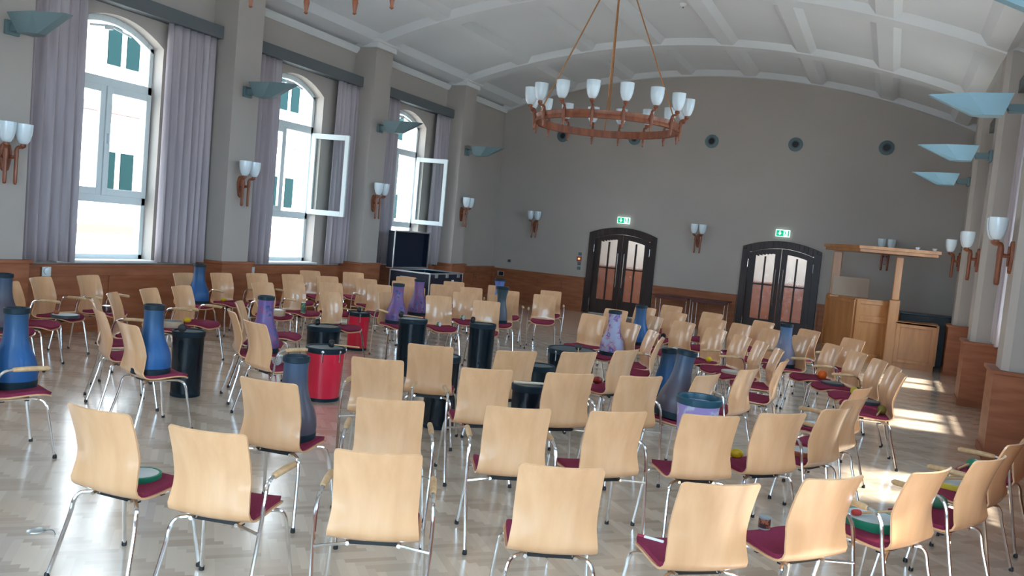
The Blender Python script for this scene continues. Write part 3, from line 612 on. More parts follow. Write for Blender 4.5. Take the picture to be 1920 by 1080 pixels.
UL=[(XL+.5,PC[3],3.74,0,'grey wedge uplighter at top left picture edge'),(XL+.5,PC[2],3.74,0,'grey wedge uplighter on pillar left of middle window'),(XL+.5,PC[1],3.74,0,'grey wedge uplighter on pillar left of farthest window'),
 (XL+.5,PC[0],3.74,0,'grey wedge uplighter on last pillar near far left corner'),(XR-.42,PC[0],3.64,180,'wedge uplighter in window-lit pale blue, farthest and lowest of right column lamps'),(XR-.42,PC[1],3.66,180,'wedge uplighter in window-lit pale blue on middle right column'),
 (XR-.42,PC[2],3.70,180,'wedge uplighter in window-lit pale blue on nearest visible right column'),(XR-.42,PC[3],3.74,180,'wedge uplighter cut by top right picture corner')]
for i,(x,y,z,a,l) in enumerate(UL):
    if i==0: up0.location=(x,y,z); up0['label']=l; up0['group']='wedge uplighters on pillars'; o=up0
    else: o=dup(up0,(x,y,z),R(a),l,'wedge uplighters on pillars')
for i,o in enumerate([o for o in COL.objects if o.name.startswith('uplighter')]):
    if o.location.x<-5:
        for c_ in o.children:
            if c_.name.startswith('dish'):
                c_.data=c_.data.copy(); c_.data.materials[0]=uplm  # left dishes get the plain metal; right ones keep the light painted in
# ---------------------------------------------------------------- chandeliers
def make_chand():
    t=thing('chandelier','round wooden chandelier with sixteen opal shades hanging above the chairs','chandelier',(-4.4,12.73,3.81))
    RR=1.12; n=64; m=MB()
    vs=[];fs=[]
    prof=[(RR+.035,-.05),(RR+.045,-.06),(RR+.045,-.03),(RR+.03,0),(RR+.045,.04),(RR+.045,.06),(RR-.02,.06),(RR-.02,-.06)]
    for k in range(n):
        a=2*PI*k/n
        for r,z in prof: vs.append((r*cos(a),r*sin(a),z))
    q=len(prof)
    for k in range(n):
        for i in range(q): fs.append((k*q+i,k*q+(i+1)%q,((k+1)%n)*q+(i+1)%q,((k+1)%n)*q+i))
    m.add(vs,fs); m.build('ring',carved,t,smooth=True)
    ah=None
    for k in range(16):
        a=2*PI*(k+.35)/16; ro=Matrix.Rotation(a,3,'Z')
        if ah is None:
            b=MB(); b.lathe([(.004,-.19),(.018,-.18),(.012,-.165),(.016,-.15),(.026,-.09),(.022,-.07),(.03,-.06),(.03,.07),(.022,.09)],(RR+.05,0,0),12)
            b.tube(curve([(RR+.05,0,.06),(RR+.05,0,.11),(RR+.075,0,.135),(RR+.12,0,.14),(RR+.135,0,.165)],4),.019,8)
            b.lathe([(.02,.15),(.036,.165),(.036,.185),(.03,.2)],(RR+.135,0,0),12)
            ah=b.build('arm',carved,t,smooth=True)
            sh=MB().lathe([(r*1.08,z*.9+.2) for r,z in shade_prof()],(RR+.135,0,0),20).build('shade',opal,ah,smooth=True)
            ah.rotation_euler=(0,0,a)
        else:
            c=ah.copy(); COL.objects.link(c); c.parent=t; c.rotation_euler=(0,0,a)
            d=sh.copy(); COL.objects.link(d); d.parent=c
    zc=vault(-4.4)-3.81
    for k in range(4):
        a=R(20)+PI/2*k
        MB().tube([(RR*cos(a),RR*sin(a),.05),(.12*cos(a),.12*sin(a),zc-.25)],.011,6).build('suspension_rod',brass,t,smooth=True)
    MB().lathe([(.13,zc-.28),(.13,zc-.24),(.03,zc-.2),(.03,zc-.05),(.12,zc-.02),(.12,zc+.01)],n=20).build('ceiling_rose',carved,t,smooth=True)
    return t
c1=make_chand(); c1['group']='wooden ring chandeliers'
c2=dup(c1,(-4.32,4.52,3.81),R(11),'second wooden chandelier of which only finial tips show at top edge','wooden ring chandeliers')
# ================================================================ chairs
PROF=[(0,.91),(.018,.87),(.038,.82),(.062,.75),(.080,.68),(.091,.61),(.096,.555),(.101,.51),(.112,.478),(.135,.458),(.17,.449),(.22,.447),(.29,.451),(.36,.456),(.42,.457),(.47,.452),(.51,.440),(.54,.424)]
def lerp(a,b,t): return a+(b-a)*t
def prof_pts(n):
    L=[0]
    for p,q in zip(PROF,PROF[1:]): L.append(L[-1]+math.hypot(q[0]-p[0],q[1]-p[1]))
    T=L[-1]; o=[]
    us=[0,.004,.012,.025,.05]+[.05+.84*k/(n) for k in range(1,n)]+[.89,.92,.95,.97,.985,.995,1]
    for u in us:
        d=u*T
        for i in range(len(L)-1):
            if L[i]<=d<=L[i+1]+1e-9:
                t=(d-L[i])/(L[i+1]-L[i]); s=lerp(PROF[i][0],PROF[i+1][0],t); z=lerp(PROF[i][1],PROF[i+1][1],t)
                tx=PROF[i+1][0]-PROF[i][0]; tz=PROF[i+1][1]-PROF[i][1]; h=math.hypot(tx,tz); o.append((s,z,d,T-d,-tz/h,tx/h)); break
    return o
def shell_bm(off,th,d0=0,hwk=1.0,rt=.022,rf=.13,nu=12,dend=0):
    """sheet along the profile; off = offset along normal (towards sitter)"""
    P=[p for p in prof_pts(24)]
    if d0: P=[p for p in P if p[2]>=d0 and p[3]>=dend]
    D0=P[0][2]; D1=P[-1][2]; vs=[];n=len(P)
    top=[];botm=[]
    for (s,z,d,e,nx,nz) in P:
        d-=D0; e=D1-(d+D0)
        hb=.200 if z>.6 and s<.07 else lerp(.200,.218,min(1,max(0,(.6-z)/.15)))
        h=hb*hwk
        if d<rt: h=h-rt+math.sqrt(max(0,rt*rt-(rt-d)**2))
        if e<rf: h=h-rf*.85+.85*math.sqrt(max(0,rf*rf-(rf-e)**2))
        back=max(0,min(1,(z-.5)/.15)) if s<.1 else 0
        A=[];B=[]
        for k in range(nu+1):
            u=-1+2*k/nu; x=u*h; cv=.042*back*(x/.2)**2; dip=.010*(1-back)*(x/.2)**2
            bx=s+cv; bz=z+dip
            A.append((x,bx+nx*(off+th),bz+nz*(off+th))); B.append((x,bx+nx*off,bz+nz*off))
        top.append(A); botm.append(B)
    m=MB(); W_=nu+1
    for A in top: vs+=A
    for B in botm: vs+=B
    N=n*W_; fs=[]
    for i in range(n-1):
        for k in range(nu):
            fs.append((i*W_+k,i*W_+k+1,(i+1)*W_+k+1,(i+1)*W_+k)); fs.append((N+i*W_+k,N+(i+1)*W_+k,N+(i+1)*W_+k+1,N+i*W_+k+1))
    for i in range(n-1):
        fs.append((i*W_,(i+1)*W_,N+(i+1)*W_,N+i*W_)); fs.append((i*W_+nu,N+i*W_+nu,N+(i+1)*W_+nu,(i+1)*W_+nu))
    for k in range(nu):
        fs.append((k,N+k,N+k+1,k+1)); j=(n-1)*W_; fs.append((j+k,j+k+1,N+j+k+1,N+j+k))
    return m.add(vs,fs)
def make_chair():
    t=thing('conference_chair','x','chair')
    sh=shell_bm(0,.011).build('seat_shell',ply,t,smooth=True)
    shell_bm(.011,.022,d0=.478,hwk=.94,rt=.03,rf=.12,dend=.012).build('seat_cushion',pad,t,smooth=True)
    r=.0105
    for s in (-1,1):
        # front leg with its bend under the seat corner
        lg=MB().tube(curve([(s*.12,.16,.432),(s*.13,.30,.433),(s*.165,.405,.435),(s*.205,.452,.425),(s*.225,.475,.385),(s*.235,.49,.30),(s*.258,.535,.02)],4),r,8).build('leg',chrome,t,smooth=True)
        MB().lathe([(.013,0),(.015,.004),(.014,.02),(.011,.03)],(s*.26,.537,0),10).build('foot_cap',blackp,lg)
        lg=MB().tube(curve([(s*.10,.22,.430),(s*.15,.175,.430),(s*.185,.145,.425),(s*.205,.125,.385),(s*.215,.11,.30),(s*.25,.035,.02)],4),r,8).build('leg',chrome,t,smooth=True)
        lg['side']='rear%d'%s
        MB().lathe([(.013,0),(.015,.004),(.014,.02),(.011,.03)],(s*.252,.031,0),10).build('foot_cap',blackp,lg)
        # arm variant: the rear leg runs on up to a cantilevered arm
        ar=MB().tube(curve([(s*.252,.035,.02),(s*.262,.075,.25),(s*.272,.115,.48),(s*.272,.135,.60),(s*.266,.165,.655),(s*.262,.21,.672),(s*.260,.24,.672)],5),r,8)
        ar.tube([(s*.268,.10,.432),(s*.12,.17,.432)],.008,6)
        ao=ar.build('arm_leg',chrome,t,smooth=True); ao['side']='arm%d'%s
        MB().lathe([(.013,0),(.015,.004),(.014,.02),(.011,.03)],(s*.252,.031,0),10).build('foot_cap',blackp,ao)
        MB().tube([(s*.260,.232,.673),(s*.260,.245,.675),(s*.259,.35,.677),(s*.256,.46,.673),(s*.255,.475,.672)],[.012,.017,.0185,.0175,.010],10).build('armrest',armw,ao,smooth=True)
    MB().box(-.13,.13,.20,.23,.415,.442).box(-.14,.14,.36,.385,.415,.446).build('cross_bar',blackp,t)
    return t
proto=make_chair()
for x,y,a,arms,lab,grp in CH:
    sk=[]
    for s,L_ in ((-1,'L'),(1,'R')):   # facing +y locally, left hand is -x
        sk.append('rear%d'%s if L_ in arms else 'arm%d'%s)
    dup(proto,(x,y,0),R(a-90),lab,grp,skip=sk)
for c_ in list(proto.children):
    for g_ in list(c_.children): bpy.data.objects.remove(g_)
    bpy.data.objects.remove(c_)
bpy.data.objects.remove(proto)
# ================================================================ goblet drums standing upside down on seats
SZ=.484
G1=[(.140,0),(.152,.004),(.155,.05),(.156,.055),(.158,.10),(.153,.15),(.138,.21),(.112,.27),(.092,.33),(.081,.40),(.078,.48),(.081,.565)]
G2=[(.10,0),(.112,.005),(.114,.05),(.114,.055),(.112,.10),(.104,.17),(.09,.24),(.076,.31),(.070,.36),(.074,.43),(.088,.50),(.10,.57)]
def goblet(x,y,k,lab):
    tall=.93 if lab.startswith('large grey') else 1
    G=G2 if k in('dark','violet') else G1
    t=thing('goblet_drum',lab,'drum',(x,y,SZ),random.random()*6,group='goblet drums standing upside down on chairs')
    MB().lathe([(G[3][0]-.001,.054)]+G[3:],n=32,cap=True).build('shell',DM[k],t,smooth=True)
    r0=G[2][0]; MB().lathe([(r0-.01,0),(r0+.003,.003),(r0+.004,.05),(r0-.002,.056)],n=32).build('head_band',rim,t,smooth=True)
    r=G[-1][0]; z=G[-1][1]
    MB().lathe([(r+.001,z-.022),(r+.006,z-.018),(r+.006,z+.016),(r+.002,z+.02),(r-.006,z+.02),(r-.009,z+.012),(r-.010,z-.05),(.004,z-.06)],n=32,cap=False).build('foot_rim',rim,t,smooth=True)
    t.scale=(1,1,tall)
    if lab.startswith('tall grey'): t.rotation_euler=Matrix.Rotation(R(8),3,Vector((-.42,.9,0))).to_euler(); t.location.z+=.018
for d in DR: goblet(*d)
# the free standing blue drum
t=thing('goblet_drum','bright blue drum on floor between armchairs, left of tall grey drum','drum',(-2.5,10.62,0),0,group='goblet drums')
MB().lathe([(.16,.055),(.163,.1),(.158,.2),(.14,.30),(.115,.40),(.10,.5),(.097,.6)],n=32).build('shell',DM['blue'],t,smooth=True)
MB().lathe([(.15,0),(.165,.003),(.167,.05),(.16,.056)],n=32).build('head_band',rim,t,smooth=True)
MB().lathe([(.098,.575),(.104,.58),(.104,.63),(.094,.635),(.088,.62),(.085,.56),(.004,.55)],n=32,cap=False).build('foot_rim',rim,t,smooth=True)
# patterned bucket drum
bx_,by_,_=IT['bucket']
bm_=pattern_mat('bucket_drum_wrap',[(.10,.09,.13),(.42,.42,.5),(.16,.2,.5),(.5,.5,.56),(.30,.22,.45)],7,False)
t=thing('bucket_drum','open bucket drum with teal rim and purple white pattern on chair seat','drum',(bx_,by_,SZ),2)
MB().lathe([(.115,0),(.118,.01),(.145,.42)],n=32).build('shell',bm_,t,smooth=True)
MB().lathe([(.144,.41),(.156,.415),(.158,.455),(.152,.463),(.138,.46),(.134,.44),(.128,.3),(.12,.2),(.004,.2)],n=32,cap=False).build('rim',mat('teal_rim',(.006,.05,.075),.4),t,smooth=True)
# ================================================================ tub drums on the floor
def mallet(x,y,z,a,lab,hc=blackp,tilt=.02,L=.30,hr=.042,grp='soft headed mallets lying on drums'):
    t=thing('mallet',lab,'mallet',(x,y,z),a,grp)
    MB().tube([(0,0,hr*.8),(L,0,.012+tilt)],.008,8).build('stick',armw,t,smooth=True)
    MB().lathe([(.004,-.03),(hr*.8,-.025),(hr,-.01),(hr,.01),(hr*.8,.025),(.004,.03)],(0,0,hr),14,ax=Matrix.Rotation(R(90),3,'Y')).build('head',hc,t,smooth=True)
def tub(x,y,r,h,ma,lab,lugs=0,top=None,ta=1.02,rimm=None):
    t=thing('tub_drum',lab,'drum',(x,y,0),random.random()*3,group='tub drums standing on the floor inside the circle')
    MB().lathe([(r*.96/ta,.03),(r*.97/ta,.05),(r,h-.04)],n=36).build('shell',ma,t,smooth=True)
    MB().lathe([(r*.9/ta,0),(r*.975/ta,.004),(r*.98/ta,.035),(r*.95/ta,.04)],n=36).build('foot_ring',rim,t,smooth=True)
    MB().lathe([(r*.99,h-.05),(r+.008,h-.045),(r+.010,h),(r+.004,h+.008),(r-.008,h+.008),(r-.010,h-.004),(r-.010,h-.02)],n=36,cap=False).build('hoop',rim,t,smooth=True)
    MB().lathe([(r-.010,h-.012),(r-.012,h-.003),(.01,h-.001)],n=36).build('drum_head',top or skin_,t,smooth=True)
    for k in range(lugs):
        a=2*PI*k/lugs; ro=Matrix.Rotation(a,3,'Z')
        l=MB().lathe([(.014,-.012),(.014,.012)],tuple(ro@Vector((r+.008,0,h-.02))),10,ax=ro@Matrix.Rotation(R(90),3,'Y'))
        l.tube([ro@Vector((r+.016,0,h-.02)),ro@Vector((r+.014,0,h-.13))],.007,6); l.build('lug',chrome,t,smooth=True)
tub(-6.36,6.20,.152,.66,blackg,'tall black tub drum with mallet, standing left of purple patterned drum')
mallet(-6.30,6.05,.668,R(140),'black headed mallet on black drum at left')
tub(-6.40,8.45,.205,.56,blackg,'wide black tub drum behind the nearest red drum')
mallet(-6.44,8.36,.568,R(60),'black headed mallet on wide black drum behind red drum')
tub(-5.34,7.11,.20,.56,red,'nearest red tub drum with black rim and tuning lugs',lugs=7,ta=1.10)
mallet(-5.26,7.1,.568,R(20),'dark mallet on nearest red drum')
tub(-7.10,10.20,.16,.56,red,'farther red tub drum behind chairs, below flight case',lugs=6,ta=1.06)
mallet(-7.05,10.12,.568,R(200),'dark mallet on farther red drum')
tub(-5.50,9.10,.18,.73,blackg,'tall black tub drum, left of two behind single chair back')
mallet(-5.62,9.0,.738,R(10),'black headed mallet lying across left tall black drum')
tub(-4.75,9.62,.168,.73,blackg,'tall black tub drum, right of two in circle middle')
mallet(-4.84,9.5,.738,R(15),'black headed mallet lying across right tall black drum')
tub(-3.48,9.60,.29,.58,blackg,'widest black drum with chrome lugs, right part of circle',lugs=8)
mallet(-3.36,9.50,.588,R(-70),'yellow tipped mallet on widest black drum',tilt=.0)
tub(-3.26,8.02,.165,.58,blackg,'black tub drum with silver label, half hidden by chair back')
MB().box(-.05,.05,-.002,.002,-.03,.03).build('label_plate',mat('silver_label',(.55,.6,.65),.4),None,loc=(-3.215,7.858,.40),rot=(0,0,R(16)))
lp=[o for o in COL.objects if o.name.startswith('label_plate')][0]; tb=[o for o in COL.objects if o.name.startswith('tub_drum') and abs(o.location.x+3.26)<.01][0]
lp.parent=tb; lp.rotation_euler=(0,0,R(16)-tb.rotation_euler.z); v_=Matrix.Rotation(-tb.rotation_euler.z,3,'Z')@Vector((.045,-.163,.40)); lp.location=v_
tub(-2.70,6.44,.13,.67,blackg,'slim black tub drum with pale stick lying on top')
t=thing('drumstick','pale wooden stick lying on slim black drum','drumstick',(-2.80,6.36,.688),R(35)); MB().tube([(0,0,0),(.26,0,0)],[.013,.010],10).build('stick',mat('pale_stick',(.75,.6,.45),.5),t,smooth=True)
tub(-3.84,6.98,.163,.70,blackg,'black tub drum hidden behind a single chair back, base showing')
# ================================================================ things lying on the seats
def frame_drum(key,r,h,fm,sk,lab,name='frame_drum',cat='drum',z=SZ):
    x,y,a=IT[key]; t=thing(name,lab,cat,(x,y,z),R(a),group='hand drums lying on seats')
    MB().lathe([(r,0),(r+.002,.003),(r+.002,h),(r-.002,h+.002),(r-.012,h+.001),(r-.012,h-.004),(r-.012,.004)],n=36,cap=False).build('frame',fm,t,smooth=True)
    MB().lathe([(r-.012,h-.004),(r-.012,h-.001),(.01,h-.001)],n=36).build('drum_head',sk,t,smooth=True); return t
gm=mat('green_hoop',(.015,.22,.12),.4); ym=mat('yellow_hoop',(.65,.5,.06),.4); wm=noise_mix(mat('pale_hoop',(.55,.42,.28),.5),(.5,.37,.24),(.6,.47,.33),(4,4,4)); dkg=mat('dark_hoop',(.05,.07,.09),.4); wr=mat('russet_hoop',(.45,.15,.08),.5)
frame_drum('rd1',.105,.03,gm,whiteskin,'small hand drum with thick green rim on chair at lower left')
frame_drum('fd1',.155,.05,gm,whiteskin,'large green rimmed frame drum on seat at lower right')
frame_drum('fd2',.135,.04,ym,whiteskin,'yellow rimmed frame drum on seat near right picture edge')
frame_drum('fd3',.12,.035,wr,whiteskin,'frame drum with russet rim on seat right of centre')
frame_drum('fdh',.10,.03,dkg,whiteskin,'dark rimmed frame drum on seat among armchairs at right')
frame_drum('a1disc',.15,.035,dkg,whiteskin,'wide flat grey drum on seat at far left near wall')
frame_drum('fd4',.13,.03,wm,whiteskin,'flat pale drum on seat left of the crossed armrests')
frame_drum('fd6',.13,.025,dkg,skin_,'flat dark drum on seat right of the orange ball')
frame_drum('fd7',.11,.03,dkg,skin_,'flat dark drum on seat nearest the right columns')
frame_drum('box1',.125,.075,wm,skin_,'deep pale wooden tambourine on seat behind black tub drum',name='tambourine',cat='tambourine')
frame_drum('box2',.12,.085,wm,skin_,'deep pale tambourine on seat right of purple drum neck',name='tambourine',cat='tambourine')
x,y,a=IT['fd1']; mallet(x-.08,y-.07,SZ+.054,R(35),'red headed mallet with white stick on large green rimmed drum',hc=mat('red_felt',(.5,.05,.04),.8),L=.24,hr=.018,grp='mallets with coloured heads')
x,y,a=IT['fd2']; mallet(x-.1,y-.05,SZ+.044,R(20),'mallet with white stick on yellow rimmed drum',hc=mat('maroon_felt',(.3,.03,.06),.8),L=.22,hr=.015,grp='mallets with coloured heads')
x,y,a=IT['a1disc']; mallet(x-.02,y-.1,SZ+.038,R(60),'rust headed mallet on wide flat grey drum',hc=mat('rust_felt',(.35,.1,.04),.8),L=.2,hr=.025,grp='mallets with coloured heads')
x,y,a=IT['mal']; mallet(x,y,SZ,R(80),'black headed mallet on chair seat right of slim blue drum',L=.22,grp='mallets with coloured heads')
x,y,a=IT['pen']; t=thing('marker_pen','white pen with red tip on burgundy seat at bottom','pen',(x-.05,y-.02,SZ+.01),R(-5)); MB().tube([(0,0,0),(.10,0,0)],.009,10).build('barrel',trimw,t,smooth=True); MB().tube([(-.035,0,0),(-.001,0,0)],.0092,10).build('cap',mat('red_cap',(.4,.02,.05),.4),t,smooth=True)
def can(key,r,h,ma,capm,lab,name='shaker_can',cat='shaker',lying=False):
    x,y,a=IT[key]; t=thing(name,lab,cat,(x,y,SZ+(r if lying else 0)),R(a+40)); ax=Matrix.Rotation(R(90),3,'Y') if lying else Matrix.Identity(3); o=-h/2 if lying else 0
    MB().lathe([(r*.97,.003+o),(r,.006+o),(r,h-.006+o),(r*.97,h-.003+o)],n=24,ax=ax).build('body',ma,t,smooth=True)
    MB().lathe([(r*.98,h-.005+o),(r*1.03,h-.004+o),(r*1.03,h+.004+o),(r*.8,h+.006+o)],n=24,ax=ax).build('lid',capm,t,smooth=True)
    MB().lathe([(r*.8,-.002+o),(r*1.02,o),(r*1.02,.008+o)],n=24,ax=ax).build('base',capm,t,smooth=True)
orp=pattern_mat('cup_drum_wrap',[(.02,.015,.015),(.35,.09,.03),(.05,.02,.02)],30); grn=pattern_mat('green_can_print',[(.03,.22,.15),(.3,.35,.1),(.02,.12,.1)],30)
steel=mat('brushed_steel',(.6,.62,.6),.35,metal=.8)
can('cup',.032,.062,orp,mat('grey_cap',(.28,.3,.3),.5),'small black and orange cup drum on burgundy seat, lower right','cup_drum','drum')
can('can',.035,.16,grn,alu,'tall green printed shaker can on seat right of purple drum')
can('cyl',.042,.13,steel,whiteskin,'steel cylinder shaker lying on seat behind the beech chair',lying=True)
can('wood',.045,.07,wm,steel,'pale wooden shaker lying on seat in front of farther red drum',lying=True)
can('can2',.045,.075,mat('dark_can',(.05,.05,.04),.4),ym,'dark can with yellow lid on seat near right columns',lying=True)
can('shk',.03,.05,grn,whiteskin,'tiny green white shaker on seat right of left tall black drum',lying=True)
can('shk2',.035,.05,grn,whiteskin,'green ring shaker on seat behind right tall black drum',lying=True)
can('shk3',.04,.05,grn,whiteskin,'green white ring shaker just right of free standing blue drum',lying=True)
can('pot',.06,.09,mat('dark_red_pot',(.08,.01,.015),.3,coat=.4),steel,'dark red pot shaped shaker on seat near left wall','shaker_pot','shaker')
def egg(key,r,ma,lab,sq=1.4,name='shaker_egg',handle=False):
    x,y,a=IT[key]; t=thing(name,lab,'shaker',(x,y,SZ),R(a+70))
    ax=Matrix.Rotation(R(90),3,'Y'); pr_=[(max(.002,r*sin(PI*k/12)),-r*sq*cos(PI*k/12)) for k in range(13)]
    b=MB().lathe(pr_,(0,0,r),20,ax=ax).build('body',ma,t,smooth=True)
    MB().lathe([(r*1.005,-.004),(r*1.02,0),(r*1.005,.004)],(0,0,r),20,ax=ax,cap=False).build('seam',ma,t,smooth=True)
    if handle: MB().tube([(r*sq*.9,0,r),(r*sq+.12,0,.012)],.009,8).build('handle',armw,t,smooth=True)
yel=mat('yellow_plastic',(.75,.5,.01),.35); orn=noise_mix(mat('orange_peel',(.8,.13,.01),.5),(.7,.1,.01),(.85,.16,.01),(60,60,60),bump=.1)
egg('yel',.035,yel,'yellow shaker on seat of chair at lower right centre'); egg('yel1',.035,yel,'yellow shaker on seat behind pale wooden tambourine at left')
egg('yel2',.03,yel,'yellow shaker on seat near wall right of distant blue drum'); egg('yel3',.03,yel,'yellow shaker on seat left of free standing blue drum'); egg('yel4',.038,yel,'yellow shaker on seat beside flat pale drum at right')
egg('org',.055,orn,'bright orange ball on burgundy seat at right',sq=1.0,name='orange_ball'); egg('grn',.045,mat('green_maraca',(.06,.2,.11),.6),'muted green maraca on seat near right picture edge',handle=True,name='maraca')
egg('grn2',.04,gm,'green maraca on farthest right armchair seat',handle=True,name='maraca'); egg('red',.04,mat('red_maraca',(.25,.015,.01),.4),'dark red maraca on seat in front of patterned drum',handle=True,name='maraca')
egg('olv',.045,mat('olive_maraca',(.2,.16,.03),.5),'olive maraca on seat at end of right armchair row',handle=True,name='maraca'); egg('brn',.035,mat('brown_maraca',(.25,.07,.02),.5),'brown maraca under crossed armrests at right',handle=True,name='maraca')
# ================================================================ open flight case below the farthest left window
t=thing('flight_case','large black open flight case with aluminium edges before farthest left window','flight case',(-9.5,14.62,0))
w_,l_,h_=.98,1.42,.97
m=MB(); k=.02; m.box(0,w_,0,k,.14,h_); m.box(0,w_,l_-k,l_,.14,h_); m.box(0,k,k,l_-k,.14,h_); m.box(w_-k,w_,k,l_-k,.14,h_); m.box(k,w_-k,k,l_-k,.14,.17); m.build('body',casem,t)
m=MB(); e=.028
for x_ in (-.004,w_-e+.004):
    for y_ in (-.004,l_-e+.004): m.box(x_,x_+e,y_,y_+e,.14,h_)
for z_ in (.14,h_-e):
    m.box(-.005,w_+.005,-.005,e,z_,z_+e); m.box(-.005,w_+.005,l_-e,l_+.005,z_,z_+e); m.box(-.005,e,e,l_-e,z_,z_+e); m.box(w_-e,w_+.005,e,l_-e,z_,z_+e)
m.build('edge_frame',alu,t,bevel=.003)
lid=MB().box(-.10,-.08,.0,l_,h_+.03,h_+.80).box(-.08,.06,0,.015,h_+.03,h_+.80).box(-.08,.06,l_-.015,l_,h_+.03,h_+.80).box(-.08,.06,0.015,l_-.015,h_+.785,h_+.80).build('lid',casem,t)
m=MB(); m.box(.045,.068,-.004,.02,h_+.02,h_+.81); m.box(.045,.068,l_-.02,l_+.004,h_+.02,h_+.81); m.box(.045,.068,0,l_,h_+.785,h_+.81); m.box(-.105,.068,0,l_,h_+.015,h_+.035); m.build('lid_edge',alu,lid)
MB().box(-.079,-.07,.02,l_-.02,h_+.04,h_+.78).build('lid_lining',mat('navy_lining',(.006,.010,.026),.9),lid)
for y_ in (.25,.7,1.2):
    MB().box(w_,w_+.02,y_-.05,y_+.05,h_-.10,h_-.01).build('butterfly_latch',steel,t,bevel=.004)
for y_ in (.55,1.05): MB().box(-.02,.05,y_-.04,y_+.04,h_+.80,h_+.82).build('lid_latch',alu,lid,bevel=.004)
m=MB(); m.tube([(.30,-.03,h_-.16),(.30,-.04,h_-.26),(.30,-.03,h_-.28)],.008); m.tube([(.60,-.03,h_-.16),(.60,-.04,h_-.26),(.60,-.03,h_-.28)],.008); m.tube([(.30,-.04,h_-.26),(.60,-.04,h_-.26)],.01); m.box(.27,.63,-.012,0,h_-.30,h_-.12); m.build('side_handle',steel,t)
MB().box(w_,w_+.006,.92,1.02,h_-.2,h_-.15).build('sticker',trimw,t)
for x_ in (.1,w_-.1):
    for y_ in (.12,l_-.12):
        c_=MB().lathe([(.05,-.018),(.055,-.01),(.055,.01),(.05,.018)],(x_,y_,.055),18,ax=Matrix.Rotation(R(90),3,'Y')).box(x_-.03,x_+.03,y_-.03,y_+.03,.10,.14).build('castor',blackp,t)
# ================================================================ folding tables by the far wall
tabm=noise_mix(mat('mahogany_table',(.12,.03,.02),.4),(.09,.02,.015),(.14,.035,.025),(2,12,12))
for x0,l in ((-5.36,'left of two low dark red tables with chrome legs between doors'),(-4.42,'right of two low dark red tables with chrome legs between doors')):
    t=thing('side_table',l,'table',(x0,20.30,0),group='dark tables against the far wall')
    MB().box(0,.93,0,.62,.725,.75).build('tabletop',tabm,t,bevel=.004); MB().box(.05,.88,.04,.06,.665,.725).box(.05,.88,.56,.58,.665,.725).build('apron',tabm,t)
    for x_ in (.08,.85):
        for y_ in (.07,.55): MB().tube([(x_,y_,.0),(x_,y_,.725)],.016,10).build('leg',chrome,t,smooth=True)
# ================================================================ wooden booth before the far right corner
t=thing('wooden_booth','light oak booth with posts, canopy and panelled counter, far right corner','booth',(0,0,0))
def slab(poly,z0,z1,name,ma=boothw,par=t,bev=.004): 
    return MB().prism(poly,z0,z1,lambda u,v,w:(u,v,w)).build(name,ma,par,bevel=bev)
def wallseg(p,q,h,th=.05,pan=(),name='low_wall'):
    p=Vector(p);q=Vector(q);d=(q-p); L=d.length; d.normalize(); nrm=Vector((d.y,-d.x))   # nrm towards the viewer
    m=MB()
    def bx(a,b,z0,z1,o0,o1):
        P_=[p+d*a+nrm*o0,p+d*b+nrm*o0,p+d*b+nrm*o1,p+d*a+nrm*o1]; m.hexa([(v.x,v.y,z0) for v in P_]+[(v.x,v.y,z1) for v in P_])
    bx(0,L,0,h,-th,0); bx(-.0,L,h,h+.035,-th-.02,.03); bx(0,L,0,.11,0,.02)
    f=.075
    for z0,z1 in pan:
        bx(0,f,z0-.0,z1,0,.045); bx(L-f,L,z0,z1,0,.045); bx(f,L-f,z0,z0+f*.8,0,.045); bx(f,L-f,z1-f*.8,z1,0,.045)
    return m.build(name,boothw,t,bevel=.003)
P1,P2,P3=(-1.19,19.3),(-.56,18.02),(.06,18.22)
wallseg(P1,P2,1.24,pan=((.11,1.24),)); wallseg(P2,P3,1.24,pan=((.11,.88),(.88,1.24)))
wallseg((.22,18.0),(.93,18.0),.87,pan=((.11,.87),),name='counter_front')
wallseg((.93,18.0),(.93,18.9),.87,pan=((.11,.87),),name='counter_side')
slab([(.20,17.97),(.97,17.97),(.97,18.95),(.20,18.4)],.87,.91,'counter_top')
MB().box(.04,.235,17.97,18.165,0,1.32).box(.07,.205,18.0,18.135,1.32,2.18).build('post',boothw,t,bevel=.018)
MB().box(-1.16,-.98,19.12,19.30,1.27,2.2).build('post',boothw,t,bevel=.015)
slab([(-1.36,19.45),(-1.22,19.0),(-.60,17.85),(.80,17.80),(.80,18.9),(-.1,19.6),(-.9,19.9)],2.22,2.28,'canopy')
slab([(-1.40,19.47),(-1.26,18.98),(-.62,17.80),(.84,17.75),(.84,18.93),(-.1,19.65),(-.92,19.95)],2.28,2.345,'canopy_cornice')
for x_,l in ((.42,'small white cup on booth canopy, left one'),(.72,'small white cup on booth canopy, right one')):
    c_=MB().lathe([(.03,0),(.045,.03),(.05,.05),(.046,.05),(.03,.01)],(0,0,0),16).build('cup',trimw,None,smooth=True,loc=(x_,17.95,2.345)); tag(c_,l,'cup',group='white cups on the booth canopy')
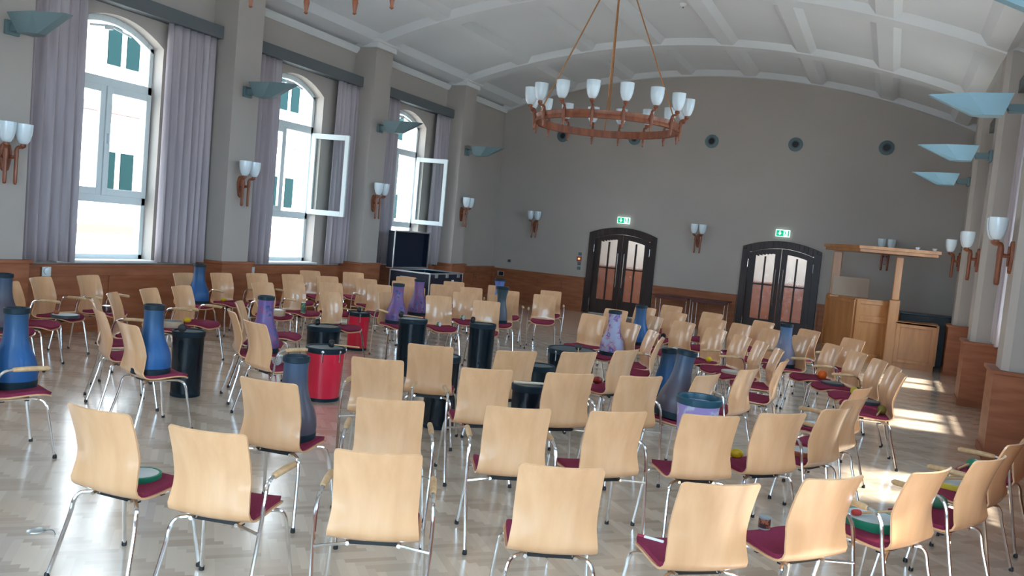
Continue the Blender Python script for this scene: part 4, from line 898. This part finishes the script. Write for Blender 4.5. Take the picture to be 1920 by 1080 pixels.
b_=MB().box(-.36,.36,-.012,.012,0,.40).build('notice_board',mat('beige_board',(.42,.31,.23),.7),None,loc=(-.74,18.85,1.275),rot=(R(-4),0,R(-62+57))); tag(b_,'plain beige board propped behind the booth low wall','board')
MB().box(-1.12,-.36,18.73,18.97,1.235,1.27).build('inner_shelf',boothw,t)
t2=thing('black_cabinet','low black cabinet standing behind the booth counter','cabinet',(.28,19.1,0)); MB().box(0,1.15,0,.6,0,1.02).build('body',blackp,t2,bevel=.01); MB().box(-.02,1.17,-.02,.62,1.02,1.05).build('top',blackg,t2)
# glinting metal floor fitting at bottom left
t=thing('floor_fitting','small glinting metal lid on floor at lower left picture edge','floor fitting',(-4.27,3.12,0),R(20)); MB().lathe([(.05,0),(.048,.004),(.03,.012),(.004,.013)],n=20).build('lid',steel,t,smooth=True); MB().tube(curve([(.04,0,.005),(.09,.01,.012),(.13,-.02,.004)],4),.003,6).build('cord',sg,t)
# ================================================================ outside
fac=noise_mix(mat('facade_render',(.74,.70,.68),.9),(.70,.66,.64),(.78,.74,.72),(.4,.4,.4)); band=mat('facade_band',(.20,.11,.09),.9); fw=mat('facade_window',(.006,.022,.022),.7,spec=.1)
t=thing('office_building','pale building with narrow window pairs seen through left windows','building',(-19,0,-4))
MB().box(-6,0,-14,46,0,20).build('wall',fac,t)
for z in (4.95,8.1,11.4): MB().box(0,.12,-14,46,z,z+.22).build('ledge',band,t)
wv=[]
for z in (6.1,9.35,2.9):
    for k in range(16):
        y=10.2+1.65*k*(1 if k else 1)
        for q in (0,.58): wv.append((y+q,z))
fr0=None
for y,z in wv[:100]:
    if fr0 is None:
        fr0=MB().box(-.05,.03,0,.40,0,1.0).build('window',fw,t); fr0.location=(0,y,z)
    else:
        c_=fr0.copy(); COL.objects.link(c_); c_.parent=t; c_.location=(0,y,z)
gr=MB().box(-60,60,-50,80,-4.2,-4.0).build('ground',noise_mix(mat('courtyard_paving',(.35,.34,.32),.9),(.3,.29,.27),(.4,.39,.37),(.5,.5,.5))); struct(gr)
